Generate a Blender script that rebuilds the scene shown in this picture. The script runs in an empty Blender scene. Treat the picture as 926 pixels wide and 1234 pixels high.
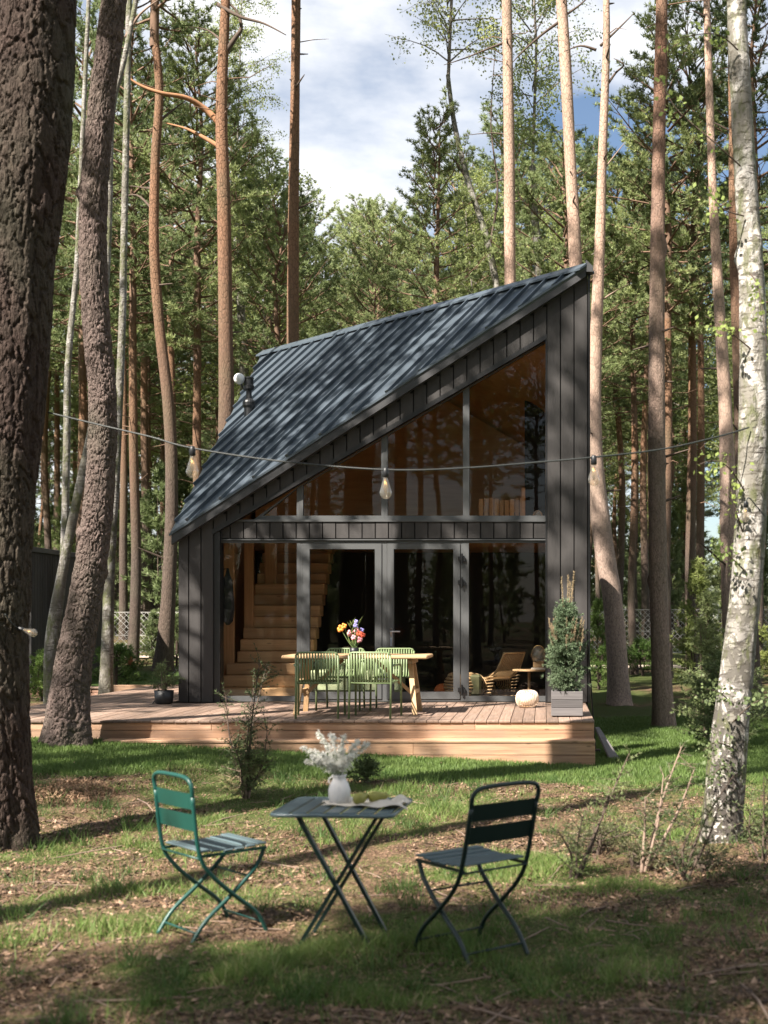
import bpy, math, random
import numpy as np
from mathutils import Vector, Matrix

R = math.radians
SC = bpy.context.scene
COL = SC.collection
random.seed(11)
RNG = np.random.default_rng(7)

# ------------------------------------------------------------------ camera, sky, sun, exposure
F, CX, CY, EYE = 1500.0, 655.0, 745.0, 1.70      # photo pixels: focal length and vanishing point of the facade normal
IW, IH = 926.0, 1234.0
cam_d = bpy.data.cameras.new('camera')
cam = bpy.data.objects.new('camera', cam_d)
COL.objects.link(cam)
cam.location = (0, 0, EYE)
cam.rotation_euler = (R(90), 0, 0)
cam_d.sensor_fit = 'HORIZONTAL'
cam_d.sensor_width = 24.0
cam_d.lens = F / IW * 24.0
# sensor_fit horizontal: both shifts are fractions of the image width
cam_d.shift_x = -(CX - IW / 2) / IW
cam_d.shift_y = (CY - IH / 2) / IW
cam_d.clip_start = 0.05
cam_d.clip_end = 3000
cam_d.dof.use_dof = True
cam_d.dof.focus_distance = 17.8
cam_d.dof.aperture_fstop = 2.2
SC.camera = cam

SUN_AZ, SUN_EL = R(40), R(47)                    # sun behind the camera's left shoulder
world = bpy.data.worlds.new('World')
SC.world = world
world.use_nodes = True
wn, wl = world.node_tree.nodes, world.node_tree.links
wn.clear()
w_out = wn.new('ShaderNodeOutputWorld')
w_bg = wn.new('ShaderNodeBackground')
w_sky = wn.new('ShaderNodeTexSky')
w_sky.sky_type = 'NISHITA'
w_sky.sun_disc = False
w_sky.sun_elevation = SUN_EL
# light travels along (sin az, cos az); the sun itself stands at (-sin az, -cos az)
w_sky.sun_rotation = math.atan2(-math.sin(SUN_AZ), -math.cos(SUN_AZ))
w_sky.air_density = 1.0
w_sky.dust_density = 1.2
w_tc = wn.new('ShaderNodeTexCoord')
w_map = wn.new('ShaderNodeMapping')
w_map.inputs['Scale'].default_value = (1.0, 1.0, 2.3)
w_map.inputs['Location'].default_value = (5.2, 0.4, 1.7)
w_noise = wn.new('ShaderNodeTexNoise')
w_noise.inputs['Scale'].default_value = 2.6
w_noise.inputs['Detail'].default_value = 9
w_noise.inputs['Roughness'].default_value = 0.56
w_ramp = wn.new('ShaderNodeValToRGB')
w_ramp.color_ramp.elements[0].position = 0.42
w_ramp.color_ramp.elements[1].position = 0.60
w_mix = wn.new('ShaderNodeMix')
w_mix.data_type = 'RGBA'
w_mix.inputs['B'].default_value = (7.2, 7.25, 7.4, 1)
wl.new(w_tc.outputs['Generated'], w_map.inputs['Vector'])
wl.new(w_map.outputs['Vector'], w_noise.inputs['Vector'])
wl.new(w_noise.outputs['Fac'], w_ramp.inputs['Fac'])
wl.new(w_ramp.outputs['Color'], w_mix.inputs['Factor'])
wl.new(w_sky.outputs['Color'], w_mix.inputs['A'])
wl.new(w_mix.outputs['Result'], w_bg.inputs['Color'])
w_bg.inputs['Strength'].default_value = 0.05
wl.new(w_bg.outputs['Background'], w_out.inputs['Surface'])

sun_d = bpy.data.lights.new('sun', 'SUN')
sun_d.energy = 5.0
sun_d.angle = R(0.55)
sun_d.color = (1.0, 0.92, 0.82)
sun = bpy.data.objects.new('sun', sun_d)
COL.objects.link(sun)
SDIR = Vector((math.sin(SUN_AZ) * math.cos(SUN_EL), math.cos(SUN_AZ) * math.cos(SUN_EL), -math.sin(SUN_EL)))
sun.rotation_euler = SDIR.to_track_quat('-Z', 'Y').to_euler()
sun.location = (-20, -20, 40)

vs = SC.view_settings
vs.view_transform = 'Standard'
vs.look = 'None'
vs.exposure = 1.75
vs.gamma = 1.0
vs.use_curve_mapping = False
SC.render.engine = 'CYCLES'
SC.cycles.use_denoising = True
SC.cycles.max_bounces = 8
SC.cycles.transparent_max_bounces = 12
SC.cycles.caustics_reflective = False
SC.cycles.caustics_refractive = False
SC.cycles.sample_clamp_indirect = 6.0


def P(px, py, d):
    """photo pixel at depth d (metres along Y) -> world point"""
    return Vector(((px - CX) / F * d, d, EYE - (py - CY) / F * d))


# ------------------------------------------------------------------ materials
MATS = {}


class NT:
    def __init__(s, name):
        s.m = bpy.data.materials.new(name)
        s.m.use_nodes = True
        s.n, s.l = s.m.node_tree.nodes, s.m.node_tree.links
        s.b = s.n['Principled BSDF']
        s.tc = s.n.new('ShaderNodeTexCoord')
        MATS[name] = s.m

    def mapping(s, scale=(1, 1, 1), coord='Object', rot=(0, 0, 0), rand=False):
        mp = s.n.new('ShaderNodeMapping')
        mp.inputs['Scale'].default_value = scale
        mp.inputs['Rotation'].default_value = rot
        s.l.new(s.tc.outputs[coord], mp.inputs['Vector'])
        if rand:
            oi = s.n.new('ShaderNodeObjectInfo')
            mu = s.n.new('ShaderNodeMath'); mu.operation = 'MULTIPLY'; mu.inputs[1].default_value = 37.0
            s.l.new(oi.outputs['Random'], mu.inputs[0])
            cmb = s.n.new('ShaderNodeCombineXYZ')
            for k in range(3):
                s.l.new(mu.outputs[0], cmb.inputs[k])
            s.l.new(cmb.outputs[0], mp.inputs['Location'])
        return mp.outputs['Vector']

    def noise(s, vec, scale=5, detail=5, rough=0.55, dist=0.0):
        n = s.n.new('ShaderNodeTexNoise')
        n.inputs['Scale'].default_value = scale
        n.inputs['Detail'].default_value = detail
        n.inputs['Roughness'].default_value = rough
        n.inputs['Distortion'].default_value = dist
        s.l.new(vec, n.inputs['Vector'])
        return n.outputs['Fac']

    def vor(s, vec, scale=5, feature='F1', out='Distance', rnd=1.0):
        n = s.n.new('ShaderNodeTexVoronoi')
        n.feature = feature
        n.inputs['Scale'].default_value = scale
        n.inputs['Randomness'].default_value = rnd
        s.l.new(vec, n.inputs['Vector'])
        return n.outputs[out]

    def ramp(s, fac, stops, interp='LINEAR'):
        r = s.n.new('ShaderNodeValToRGB')
        r.color_ramp.interpolation = interp
        e = r.color_ramp.elements
        while len(e) < len(stops):
            e.new(0.5)
        for k, (p, c) in enumerate(stops):
            e[k].position = p
            if not isinstance(c, (tuple, list)):
                c = (c, c, c)
            e[k].color = (*c[:3], 1)
        s.l.new(fac, r.inputs['Fac'])
        return r.outputs['Color']

    def mix(s, fac, a, b, mode='MIX'):
        m = s.n.new('ShaderNodeMix')
        m.data_type = 'RGBA'
        m.blend_type = mode
        for key, v in (('Factor', fac), ('A', a), ('B', b)):
            if isinstance(v, (int, float)):
                m.inputs[key].default_value = v if key == 'Factor' else (v, v, v, 1)
            elif isinstance(v, tuple):
                m.inputs[key].default_value = (*v[:3], 1)
            else:
                s.l.new(v, m.inputs[key])
        return m.outputs['Result']

    def math(s, op, a, b=None):
        m = s.n.new('ShaderNodeMath'); m.operation = op
        for k, v in enumerate((a, b)):
            if v is None: continue
            if isinstance(v, (int, float)): m.inputs[k].default_value = v
            else: s.l.new(v, m.inputs[k])
        return m.outputs[0]

    def rand(s):
        return s.n.new('ShaderNodeObjectInfo').outputs['Random']

    def sep(s, vec):
        n = s.n.new('ShaderNodeSeparateXYZ')
        s.l.new(vec, n.inputs[0])
        return n.outputs

    def color(s, c):
        if isinstance(c, tuple): s.b.inputs['Base Color'].default_value = (*c[:3], 1)
        else: s.l.new(c, s.b.inputs['Base Color'])
        return s

    def rough(s, r):
        if isinstance(r, (int, float)): s.b.inputs['Roughness'].default_value = r
        else: s.l.new(r, s.b.inputs['Roughness'])
        return s

    def bump(s, h, strength=0.4, dist=0.01):
        n = s.n.new('ShaderNodeBump')
        n.inputs['Strength'].default_value = strength
        n.inputs['Distance'].default_value = dist
        s.l.new(h, n.inputs['Height'])
        s.l.new(n.outputs[0], s.b.inputs['Normal'])
        return s

    def set(s, **kw):
        for k, v in kw.items():
            s.b.inputs[k.replace('_', ' ')].default_value = v
        return s


def simple(name, col, rough=0.6, var=0.18, scale=12, metal=0.0, bump=0.0):
    t = NT(name)
    v = t.mapping(rand=True)
    f = t.noise(v, scale, 5)
    t.color(t.mix(f, tuple(c * (1 - var) for c in col), tuple(min(1, c * (1 + var)) for c in col)))
    t.rough(t.math('MULTIPLY_ADD', f, 0.2) if False else rough)
    t.set(Metallic=metal)
    if bump: t.bump(f, bump, 0.01)
    return t.m


def bark_pine(name, low, high, z0, z1, vs_=(9, 9, 3.2), bs=0.9):
    """grey brown plated bark low down, thin flaky orange bark higher up"""
    t = NT(name)
    v = t.mapping(vs_, rand=True)
    warp = t.n.new('ShaderNodeTexNoise'); warp.inputs['Scale'].default_value = 0.9; warp.inputs['Detail'].default_value = 5; warp.inputs['Roughness'].default_value = 0.65
    t.l.new(v, warp.inputs['Vector'])
    vv = t.n.new('ShaderNodeVectorMath'); vv.operation = 'MULTIPLY_ADD'
    t.l.new(warp.outputs['Color'], vv.inputs[0]); vv.inputs[1].default_value = (1.1, 1.1, 1.1); t.l.new(v, vv.inputs[2])
    e = t.vor(vv.outputs[0], 1.7, 'DISTANCE_TO_EDGE')
    e2 = t.vor(vv.outputs[0], 4.3, 'DISTANCE_TO_EDGE')
    brk = t.ramp(t.noise(t.mapping((5, 5, 3), rand=True), 1.7, 4, 0.6), [(0.35, 0.0), (0.65, 1.0)])
    p1 = t.ramp(e, [(0.0, 0.0), (0.22, 0.75), (0.5, 1.0)])
    p2 = t.ramp(e2, [(0.0, 0.15), (0.2, 1.0)])
    plate = t.mix(0.4, p1, p2)
    plate = t.mix(t.math('MULTIPLY', brk, 0.35), plate, 0.75)
    fa = t.n.new('ShaderNodeAttribute'); fa.attribute_name = 'furrow'
    plate = t.mix(fa.outputs['Fac'], plate, 0.0)
    pa = t.n.new('ShaderNodeAttribute'); pa.attribute_name = 'plate'
    fine = t.noise(t.mapping((30, 30, 14), rand=True), 2.0, 6, 0.65)
    big = t.noise(t.mapping((1, 1, 0.6), rand=True), 1.6, 3)
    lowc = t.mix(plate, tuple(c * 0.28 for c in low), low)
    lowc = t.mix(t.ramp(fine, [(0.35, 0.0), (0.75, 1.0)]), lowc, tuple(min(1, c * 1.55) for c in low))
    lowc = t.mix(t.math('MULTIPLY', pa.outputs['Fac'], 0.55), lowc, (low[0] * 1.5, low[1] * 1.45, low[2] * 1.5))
    hf = t.vor(t.mapping((7, 7, 3.5), rand=True), 2.4, 'DISTANCE_TO_EDGE')
    flake = t.ramp(hf, [(0.0, 0.0), (0.1, 1.0)])
    highc = t.mix(flake, tuple(c * 0.45 for c in high), high)
    highc = t.mix(t.ramp(fine, [(0.45, 0.0), (0.7, 1.0)]), highc, tuple(c * 0.62 for c in high))
    z = t.sep(t.tc.outputs['Object'])[2]
    zz = t.math('ADD', z, t.math('MULTIPLY', t.math('SUBTRACT', big, 0.5), 3.5))
    mr = t.n.new('ShaderNodeMapRange')
    mr.inputs['From Min'].default_value = z0; mr.inputs['From Max'].default_value = z1
    t.l.new(zz, mr.inputs['Value'])
    c = t.mix(mr.outputs[0], lowc, highc)
    c = t.mix(t.ramp(big, [(0.45, 0.0), (0.75, 0.45)]), c, (0.085, 0.09, 0.06))      # lichen
    t.color(c).rough(0.9)
    hgt = t.mix(mr.outputs[0], plate, t.mix(0.5, flake, fine))
    hgt = t.mix(0.25, hgt, fine)
    t.bump(hgt, bs, 0.03)
    t.set(Specular_IOR_Level=0.2)
    return t.m


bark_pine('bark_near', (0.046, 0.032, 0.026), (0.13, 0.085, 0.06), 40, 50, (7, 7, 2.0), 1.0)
bark_pine('bark_pine_old', (0.118, 0.090, 0.078), (0.15, 0.112, 0.096), 9, 16, (9, 9, 5.0), 1.0)
bark_pine('bark_pine', (0.10, 0.075, 0.060), (0.25, 0.14, 0.086), 4, 9, (10, 10, 3.2), 0.8)
bark_pine('bark_pine_pink', (0.33, 0.245, 0.20), (0.50, 0.345, 0.265), 3, 8, (8, 8, 3.0), 0.5)
bark_pine('bark_pine_brown', (0.25, 0.18, 0.145), (0.25, 0.14, 0.095), 6, 10, (9, 9, 3.0), 0.8)
bark_pine('bark_far', (0.085, 0.064, 0.052), (0.22, 0.125, 0.075), 3, 8, (8, 8, 2.4), 0.6)


def bark_birch(name, low_dark, wh=1.0):
    t = NT(name)
    v = t.mapping((3.0, 3.0, 16), rand=True)
    dash = t.ramp(t.noise(v, 2.2, 4, 0.6), [(0.55, 0.0), (0.60, 1.0)])
    patch = t.ramp(t.noise(t.mapping((4, 4, 2.2), rand=True), 1.3, 7, 0.66, 0.8), [(0.45, 0.0), (0.53, 1.0)])
    bv = t.mapping((9, 9, 5), rand=True)
    wn_ = t.n.new('ShaderNodeTexNoise'); wn_.inputs['Scale'].default_value = 1.3; wn_.inputs['Detail'].default_value = 5
    t.l.new(bv, wn_.inputs['Vector'])
    va_ = t.n.new('ShaderNodeVectorMath'); va_.operation = 'MULTIPLY_ADD'
    t.l.new(wn_.outputs['Color'], va_.inputs[0]); va_.inputs[1].default_value = (1.6, 1.6, 1.6); t.l.new(bv, va_.inputs[2])
    cr = t.vor(va_.outputs[0], 1.5, 'DISTANCE_TO_EDGE')
    thick = t.math('MULTIPLY', t.noise(t.mapping((6, 6, 4), rand=True), 2.0, 4, 0.6), 0.42)
    crack = t.ramp(t.math('SUBTRACT', t.math('MULTIPLY', thick, 1.0), cr), [(0.0, 0.0), (0.09, 1.0)])
    z = t.sep(t.tc.outputs['Object'])[2]
    mr = t.n.new('ShaderNodeMapRange')
    mr.inputs['From Min'].default_value = 3.2; mr.inputs['From Max'].default_value = 0.4
    t.l.new(z, mr.inputs['Value'])
    white = t.mix(t.noise(t.mapping((5, 5, 9), rand=True), 3, 5), tuple(c_ * wh for c_ in (0.48, 0.44, 0.40)), tuple(c_ * wh for c_ in (0.74, 0.71, 0.66)))
    c = t.mix(dash, white, (0.10, 0.085, 0.075))
    c = t.mix(t.math('MULTIPLY', patch, 0.75), c, (0.10, 0.09, 0.065))
    c = t.mix(t.math('MULTIPLY', t.math('MULTIPLY', crack, mr.outputs[0]), low_dark), c, (0.05, 0.042, 0.035))
    moss = t.ramp(t.noise(t.mapping((5, 5, 2.2), rand=True), 1.2, 8, 0.72), [(0.50, 0.0), (0.58, 1.0)])
    c = t.mix(t.math('MULTIPLY', moss, 0.8), c, (0.085, 0.095, 0.03))
    t.color(c).rough(0.75)
    h = t.mix(0.5, crack, patch)
    t.bump(h, 0.6, -0.02)
    return t.m


bark_birch('bark_birch', 1.0, 0.74)
bark_birch('bark_birch_far', 0.3, 0.46)
simple('branch', (0.085, 0.06, 0.045), 0.9, 0.4, 9)
simple('branch_pine', (0.15, 0.09, 0.058), 0.9, 0.4, 6)
simple('branch_birch', (0.19, 0.165, 0.145), 0.9, 0.4, 6)
simple('branch_pale', (0.24, 0.17, 0.13), 0.9, 0.35, 9)
simple('branch_orange', (0.30, 0.15, 0.075), 0.9, 0.35, 9)


def leaf_mat(name, a, b, trans=0.35, hs=0.10):
    t = NT(name)
    n = t.noise(t.mapping((1, 1, 1), 'Object'), 1.3, 3)
    n2 = t.noise(t.mapping((1, 1, 1), 'Object'), 14, 2)
    c = t.mix(t.ramp(n, [(0.3, 0.0), (0.7, 1.0)]), a, b)
    c = t.mix(t.ramp(n2, [(0.3, 0.0), (0.75, 0.55)]), c, tuple(min(1, x * 1.5) for x in b))
    hsv = t.n.new('ShaderNodeHueSaturation')
    r = t.rand()
    t.l.new(c, hsv.inputs['Color'])
    t.l.new(t.math('ADD', t.math('MULTIPLY', r, -0.035), 0.530), hsv.inputs['Hue'])
    t.l.new(t.math('ADD', t.math('MULTIPLY', r, 0.75), 0.60), hsv.inputs['Value'])
    col = hsv.outputs['Color']
    t.color(col).rough(0.55)
    t.set(Specular_IOR_Level=0.3)
    tr = t.n.new('ShaderNodeBsdfTranslucent')
    t.l.new(col, tr.inputs['Color'])
    mx = t.n.new('ShaderNodeMixShader')
    mx.inputs[0].default_value = trans
    out = t.n['Material Output']
    t.l.new(t.b.outputs[0], mx.inputs[1]); t.l.new(tr.outputs[0], mx.inputs[2])
    t.l.new(mx.outputs[0], out.inputs['Surface'])
    return t.m


leaf_mat('needles', (0.105, 0.138, 0.060), (0.280, 0.320, 0.140), 0.42)
leaf_mat('needles_blue', (0.095, 0.135, 0.075), (0.20, 0.25, 0.145), 0.25)
leaf_mat('needles_juniper', (0.085, 0.115, 0.050), (0.18, 0.21, 0.09), 0.3)
leaf_mat('leaves_birch', (0.16, 0.195, 0.062), (0.29, 0.32, 0.11), 0.45)
leaf_mat('leaves_bright', (0.20, 0.25, 0.06), (0.32, 0.37, 0.11), 0.5)
leaf_mat('grass_lawn', (0.070, 0.118, 0.029), (0.122, 0.170, 0.048), 0.4)
leaf_mat('grass_wild', (0.052, 0.105, 0.022), (0.125, 0.175, 0.050), 0.4)
leaf_mat('grass_dry', (0.30, 0.23, 0.13), (0.42, 0.34, 0.20), 0.3)
leaf_mat('heather', (0.105, 0.10, 0.055), (0.15, 0.14, 0.075), 0.2)
leaf_mat('plume', (0.74, 0.72, 0.64), (0.86, 0.85, 0.80), 0.35)
leaf_mat('tan_shoot', (0.42, 0.29, 0.18), (0.55, 0.40, 0.27), 0.3)


def litter_mat():
    t = NT('leaf_litter')
    v = t.mapping((1, 1, 1))
    n = t.vor(v, 26, 'F1', 'Color')
    s = t.sep(n)
    c = t.ramp(s[0], [(0.0, (0.035, 0.020, 0.013)), (0.45, (0.09, 0.055, 0.034)), (0.8, (0.20, 0.12, 0.070)), (1.0, (0.42, 0.28, 0.19))])
    t.color(c).rough(0.8)


litter_mat()


def ground_mat():
    t = NT('forest_ground')
    v = t.mapping((1, 1, 1))
    at = t.n.new('ShaderNodeAttribute'); at.attribute_name = 'lawn'
    aw = t.n.new('ShaderNodeAttribute'); aw.attribute_name = 'turf'
    n1 = t.noise(v, 3.5, 8, 0.65)
    n2 = t.noise(v, 38, 5, 0.7)
    vc = t.sep(t.vor(v, 60, 'F1', 'Color'))[0]
    soil = t.ramp(n2, [(0.25, (0.022, 0.014, 0.009)), (0.5, (0.075, 0.047, 0.029)), (0.72, (0.17, 0.11, 0.07))])
    soil = t.mix(t.ramp(vc, [(0.55, 0.0), (0.9, 0.75)]), soil, (0.24, 0.155, 0.10))
    moss = t.mix(n2, (0.028, 0.045, 0.010), (0.10, 0.115, 0.030))
    c = t.mix(t.ramp(n1, [(0.46, 0.0), (0.62, 0.8)]), soil, moss)
    turf = t.mix(n2, (0.022, 0.045, 0.009), (0.08, 0.105, 0.028))
    c = t.mix(t.math('MULTIPLY', aw.outputs['Fac'], 0.85), c, turf)
    lawn = t.mix(n2, (0.032, 0.065, 0.015), (0.070, 0.11, 0.030))
    c = t.mix(at.outputs['Fac'], c, lawn)
    t.color(c).rough(0.95)
    t.bump(t.mix(0.5, n2, vc), 0.9, 0.03)
    t.set(Specular_IOR_Level=0.15)


ground_mat()
simple('sand', (0.42, 0.34, 0.27), 0.95, 0.15, 6, bump=0.3)


def black_board():
    t = NT('black_board')
    v = t.mapping((28, 28, 1.6), rand=True)
    g = t.noise(v, 1.8, 7, 0.65)
    b = t.noise(t.mapping((3, 3, 1.2), rand=True), 2.2, 4)
    r = t.rand()
    c = t.mix(g, (0.014, 0.0135, 0.0135), (0.046, 0.043, 0.042))
    kn = t.ramp(t.vor(t.mapping((7, 7, 1.9), rand=True), 1.3), [(0.05, 1.0), (0.10, 0.0)])
    c = t.mix(t.math('MULTIPLY', kn, 0.7), c, (0.012, 0.011, 0.011))
    c = t.mix(t.ramp(b, [(0.45, 0.0), (0.75, 0.5)]), c, (0.072, 0.067, 0.065))
    c = t.mix(t.math('MULTIPLY', r, 0.6), c, (0.056, 0.052, 0.051))
    t.color(c).rough(t.ramp(g, [(0.2, 0.55), (0.8, 0.75)]))
    t.set(Specular_IOR_Level=0.3)
    t.bump(g, 0.25, 0.004)


black_board()


def roof_metal():
    t = NT('roof_metal')
    n = t.noise(t.mapping((1.3, 1.3, 1.3), rand=True), 1.4, 5)
    n2 = t.noise(t.mapping((60, 60, 60)), 1, 2)
    c = t.mix(n, (0.052, 0.068, 0.086), (0.084, 0.104, 0.126))
    c = t.mix(t.math('MULTIPLY', t.rand(), 0.3), c, (0.115, 0.148, 0.175))
    t.color(c).rough(t.ramp(n, [(0.3, 0.30), (0.7, 0.44)]))
    t.set(Metallic=0.25)
    t.bump(n, 0.15, 0.01)


roof_metal()
simple('roof_dark', (0.036, 0.037, 0.040), 0.55, 0.2, 5)
simple('black_metal', (0.012, 0.012, 0.013), 0.4, 0.25, 20)
simple('black_backing', (0.008, 0.008, 0.008), 0.9, 0.2, 5)
simple('frame_grey', (0.075, 0.078, 0.080), 0.42, 0.10, 8)
simple('steel', (0.55, 0.55, 0.56), 0.28, 0.1, 10, 0.9)
simple('galvanised', (0.42, 0.41, 0.39), 0.45, 0.12, 10, 0.3)


def wood(name, a, b, axis=0, knots=0.5, groove=None, rough=0.65, stretch=1.2, fine=26):
    """sawn wood, grain along the given local axis"""
    t = NT(name)
    sc = [fine] * 3; sc[axis] = stretch
    v = t.mapping(tuple(sc), rand=True)
    g = t.noise(v, 1.5, 7, 0.62, 0.4)
    ks = [7.0] * 3; ks[axis] = 2.4
    k = t.vor(t.mapping(tuple(ks), rand=True), 1.2)
    kn = t.ramp(k, [(0.06, 1.0), (0.13, 0.0)])
    c = t.mix(t.ramp(g, [(0.25, 0.0), (0.75, 1.0)]), a, b)
    c = t.mix(t.math('MULTIPLY', kn, knots), c, tuple(x * 0.35 for x in a))
    if groove is not None:
        wz = t.ramp(t.noise(t.mapping((1.3, 1.3, 1.3), rand=True), 1.6, 6, 0.65), [(0.45, 0.0), (0.72, 0.4)])
        c = t.mix(wz, c, (0.20, 0.165, 0.145))
    hsv = t.n.new('ShaderNodeHueSaturation')
    t.l.new(c, hsv.inputs['Color'])
    t.l.new(t.math('ADD', t.math('MULTIPLY', t.rand(), 0.55), 0.68), hsv.inputs['Value'])
    t.color(hsv.outputs['Color']).rough(rough)
    h = g
    if groove is not None:
        w = t.n.new('ShaderNodeTexWave')
        w.wave_type = 'BANDS'; w.bands_direction = 'XYZ'[groove[0]]
        w.inputs['Scale'].default_value = groove[1]
        t.l.new(t.tc.outputs['Object'], w.inputs['Vector'])
        h = t.mix(0.75, g, w.outputs['Fac'])
        t.bump(h, 0.5, 0.006)
    else:
        t.bump(h, 0.2, 0.004)
    return t.m


wood('deck_wood', (0.15, 0.098, 0.072), (0.36, 0.25, 0.19), 1, 0.4, (0, 30))
wood('fascia_wood', (0.27, 0.145, 0.080), (0.56, 0.345, 0.21), 0, 0.6, (2, 24))
wood('interior_wood', (0.36, 0.19, 0.085), (0.56, 0.32, 0.15), 2, 0.6)
wood('interior_wood_y', (0.24, 0.115, 0.045), (0.42, 0.22, 0.095), 1, 0.6)
wood('ply', (0.46, 0.25, 0.105), (0.62, 0.37, 0.175), 0, 0.2, None, 0.5, 1.0, 9)
wood('stair_wood', (0.44, 0.245, 0.11), (0.64, 0.40, 0.21), 0, 0.6)
wood('table_wood', (0.36, 0.22, 0.11), (0.52, 0.35, 0.19), 0, 0.4)
wood('leg_wood', (0.40, 0.25, 0.12), (0.56, 0.38, 0.21), 2, 0.3)
wood('grey_plank', (0.085, 0.078, 0.080), (0.16, 0.15, 0.15), 0, 0.4)
simple('dark_floor', (0.05, 0.045, 0.04), 0.5, 0.3, 4)
simple('dark_wall', (0.020, 0.016, 0.013), 0.8, 0.3, 3)
simple('teal_paint', (0.008, 0.060, 0.048), 0.40, 0.10, 6)
simple('dark_green_and_shaded_teal', (0.005, 0.020, 0.018), 0.40, 0.10, 6)  # table legs' own green; on the right chair, shade painted into the teal
simple('slate_paint', (0.105, 0.150, 0.165), 0.30, 0.12, 8)
simple('sage', (0.155, 0.205, 0.095), 0.42, 0.08, 6)
simple('pale_green', (0.52, 0.58, 0.34), 0.8, 0.1, 9)
simple('rattan', (0.50, 0.33, 0.17), 0.55, 0.22, 25)
simple('wicker_pale', (0.72, 0.58, 0.45), 0.6, 0.15, 30)
simple('black_plastic', (0.010, 0.011, 0.013), 0.45, 0.2, 10)
simple('cable', (0.020, 0.024, 0.023), 0.5, 0.2, 10)
simple('linen', (0.66, 0.60, 0.52), 0.85, 0.08, 30, bump=0.2)
simple('white_ceramic', (0.70, 0.68, 0.68), 0.3, 0.06, 8)
simple('pear_skin', (0.26, 0.25, 0.055), 0.45, 0.35, 14)
simple('orange_cloth', (0.62, 0.17, 0.05), 0.85, 0.3, 14)
simple('grey_cloth', (0.14, 0.14, 0.14), 0.9, 0.3, 30)
simple('black_cloth', (0.008, 0.009, 0.010), 0.9, 0.3, 12)
simple('petal_orange', (0.75, 0.26, 0.04), 0.6, 0.25, 30)
simple('petal_pink', (0.75, 0.34, 0.38), 0.6, 0.25, 30)
simple('petal_lilac', (0.30, 0.28, 0.62), 0.6, 0.25, 30)
simple('petal_coral', (0.75, 0.12, 0.06), 0.6, 0.25, 30)
simple('stem_green', (0.10, 0.16, 0.05), 0.6, 0.25, 30)
simple('terracotta', (0.40, 0.13, 0.055), 0.7, 0.25, 12)
simple('brick_red', (0.36, 0.21, 0.15), 0.85, 0.25, 12)
simple('opal', (0.85, 0.85, 0.85), 0.35, 0.03, 5)
simple('brass', (0.55, 0.36, 0.14), 0.3, 0.15, 20, 0.8)
simple('needle_dry', (0.26, 0.165, 0.10), 0.9, 0.35, 12)
simple('soil', (0.05, 0.034, 0.024), 0.95, 0.4, 30)


def glass(name, tint, rough=0.0, ior=1.5, boost=1.0):
    t = NT(name)
    t.n.remove(t.b)
    fr = t.n.new('ShaderNodeFresnel')
    geo = t.n.new('ShaderNodeNewGeometry')
    # the same reflectance from either side of the thin sheet
    ii_ = t.math('ADD', ior, t.math('MULTIPLY', geo.outputs['Backfacing'], 1 / ior - ior))
    t.l.new(ii_, fr.inputs['IOR'])
    gl = t.n.new('ShaderNodeBsdfGlossy'); gl.inputs['Roughness'].default_value = rough
    tr = t.n.new('ShaderNodeBsdfTransparent'); tr.inputs['Color'].default_value = (*tint, 1)
    mx = t.n.new('ShaderNodeMixShader')
    f = t.math('MULTIPLY', fr.outputs[0], boost)
    t.l.new(f, mx.inputs[0])
    t.l.new(tr.outputs[0], mx.inputs[1]); t.l.new(gl.outputs[0], mx.inputs[2])
    t.l.new(mx.outputs[0], t.n['Material Output'].inputs['Surface'])


glass('window_glass', (0.88, 0.88, 0.87), 0.0, 1.52, 0.7)
glass('bulb_glass', (0.97, 0.92, 0.85), 0.03, 1.5, 2.0)
_bm = MATS['bulb_glass'].node_tree
_df = _bm.nodes.new('ShaderNodeBsdfDiffuse'); _df.inputs['Color'].default_value = (0.75, 0.70, 0.62, 1)
_mx = _bm.nodes.new('ShaderNodeMixShader'); _mx.inputs[0].default_value = 0.07
_o = _bm.nodes['Material Output']; _prev = _o.inputs['Surface'].links[0].from_socket
_bm.links.new(_prev, _mx.inputs[1]); _bm.links.new(_df.outputs[0], _mx.inputs[2]); _bm.links.new(_mx.outputs[0], _o.inputs['Surface'])


# ------------------------------------------------------------------ mesh helpers
def np_mesh(name, verts, faces, mats, mat_idx=None, smooth=False):
    """verts (N,3), faces: list of arrays (M,k)"""
    me = bpy.data.meshes.new(name)
    verts = np.asarray(verts, dtype=np.float32)
    if not isinstance(faces, list): faces = [faces]
    faces = [np.asarray(f, dtype=np.int32) for f in faces if len(f)]
    me.vertices.add(len(verts)); me.vertices.foreach_set('co', verts.ravel())
    loops = np.concatenate([f.ravel() for f in faces])
    tot = np.concatenate([np.full(len(f), f.shape[1], np.int32) for f in faces])
    start = np.concatenate([[0], np.cumsum(tot)[:-1]]).astype(np.int32)
    me.loops.add(len(loops)); me.loops.foreach_set('vertex_index', loops)
    me.polygons.add(len(tot)); me.polygons.foreach_set('loop_start', start)
    try: me.polygons.foreach_set('loop_total', tot)
    except Exception: pass
    for m in (mats if isinstance(mats, (list, tuple)) else [mats]):
        me.materials.append(MATS[m])
    if mat_idx is not None: me.polygons.foreach_set('material_index', np.asarray(mat_idx, np.int32))
    if smooth: me.polygons.foreach_set('use_smooth', np.ones(len(tot), bool))
    me.update(calc_edges=True)
    return me


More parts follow.
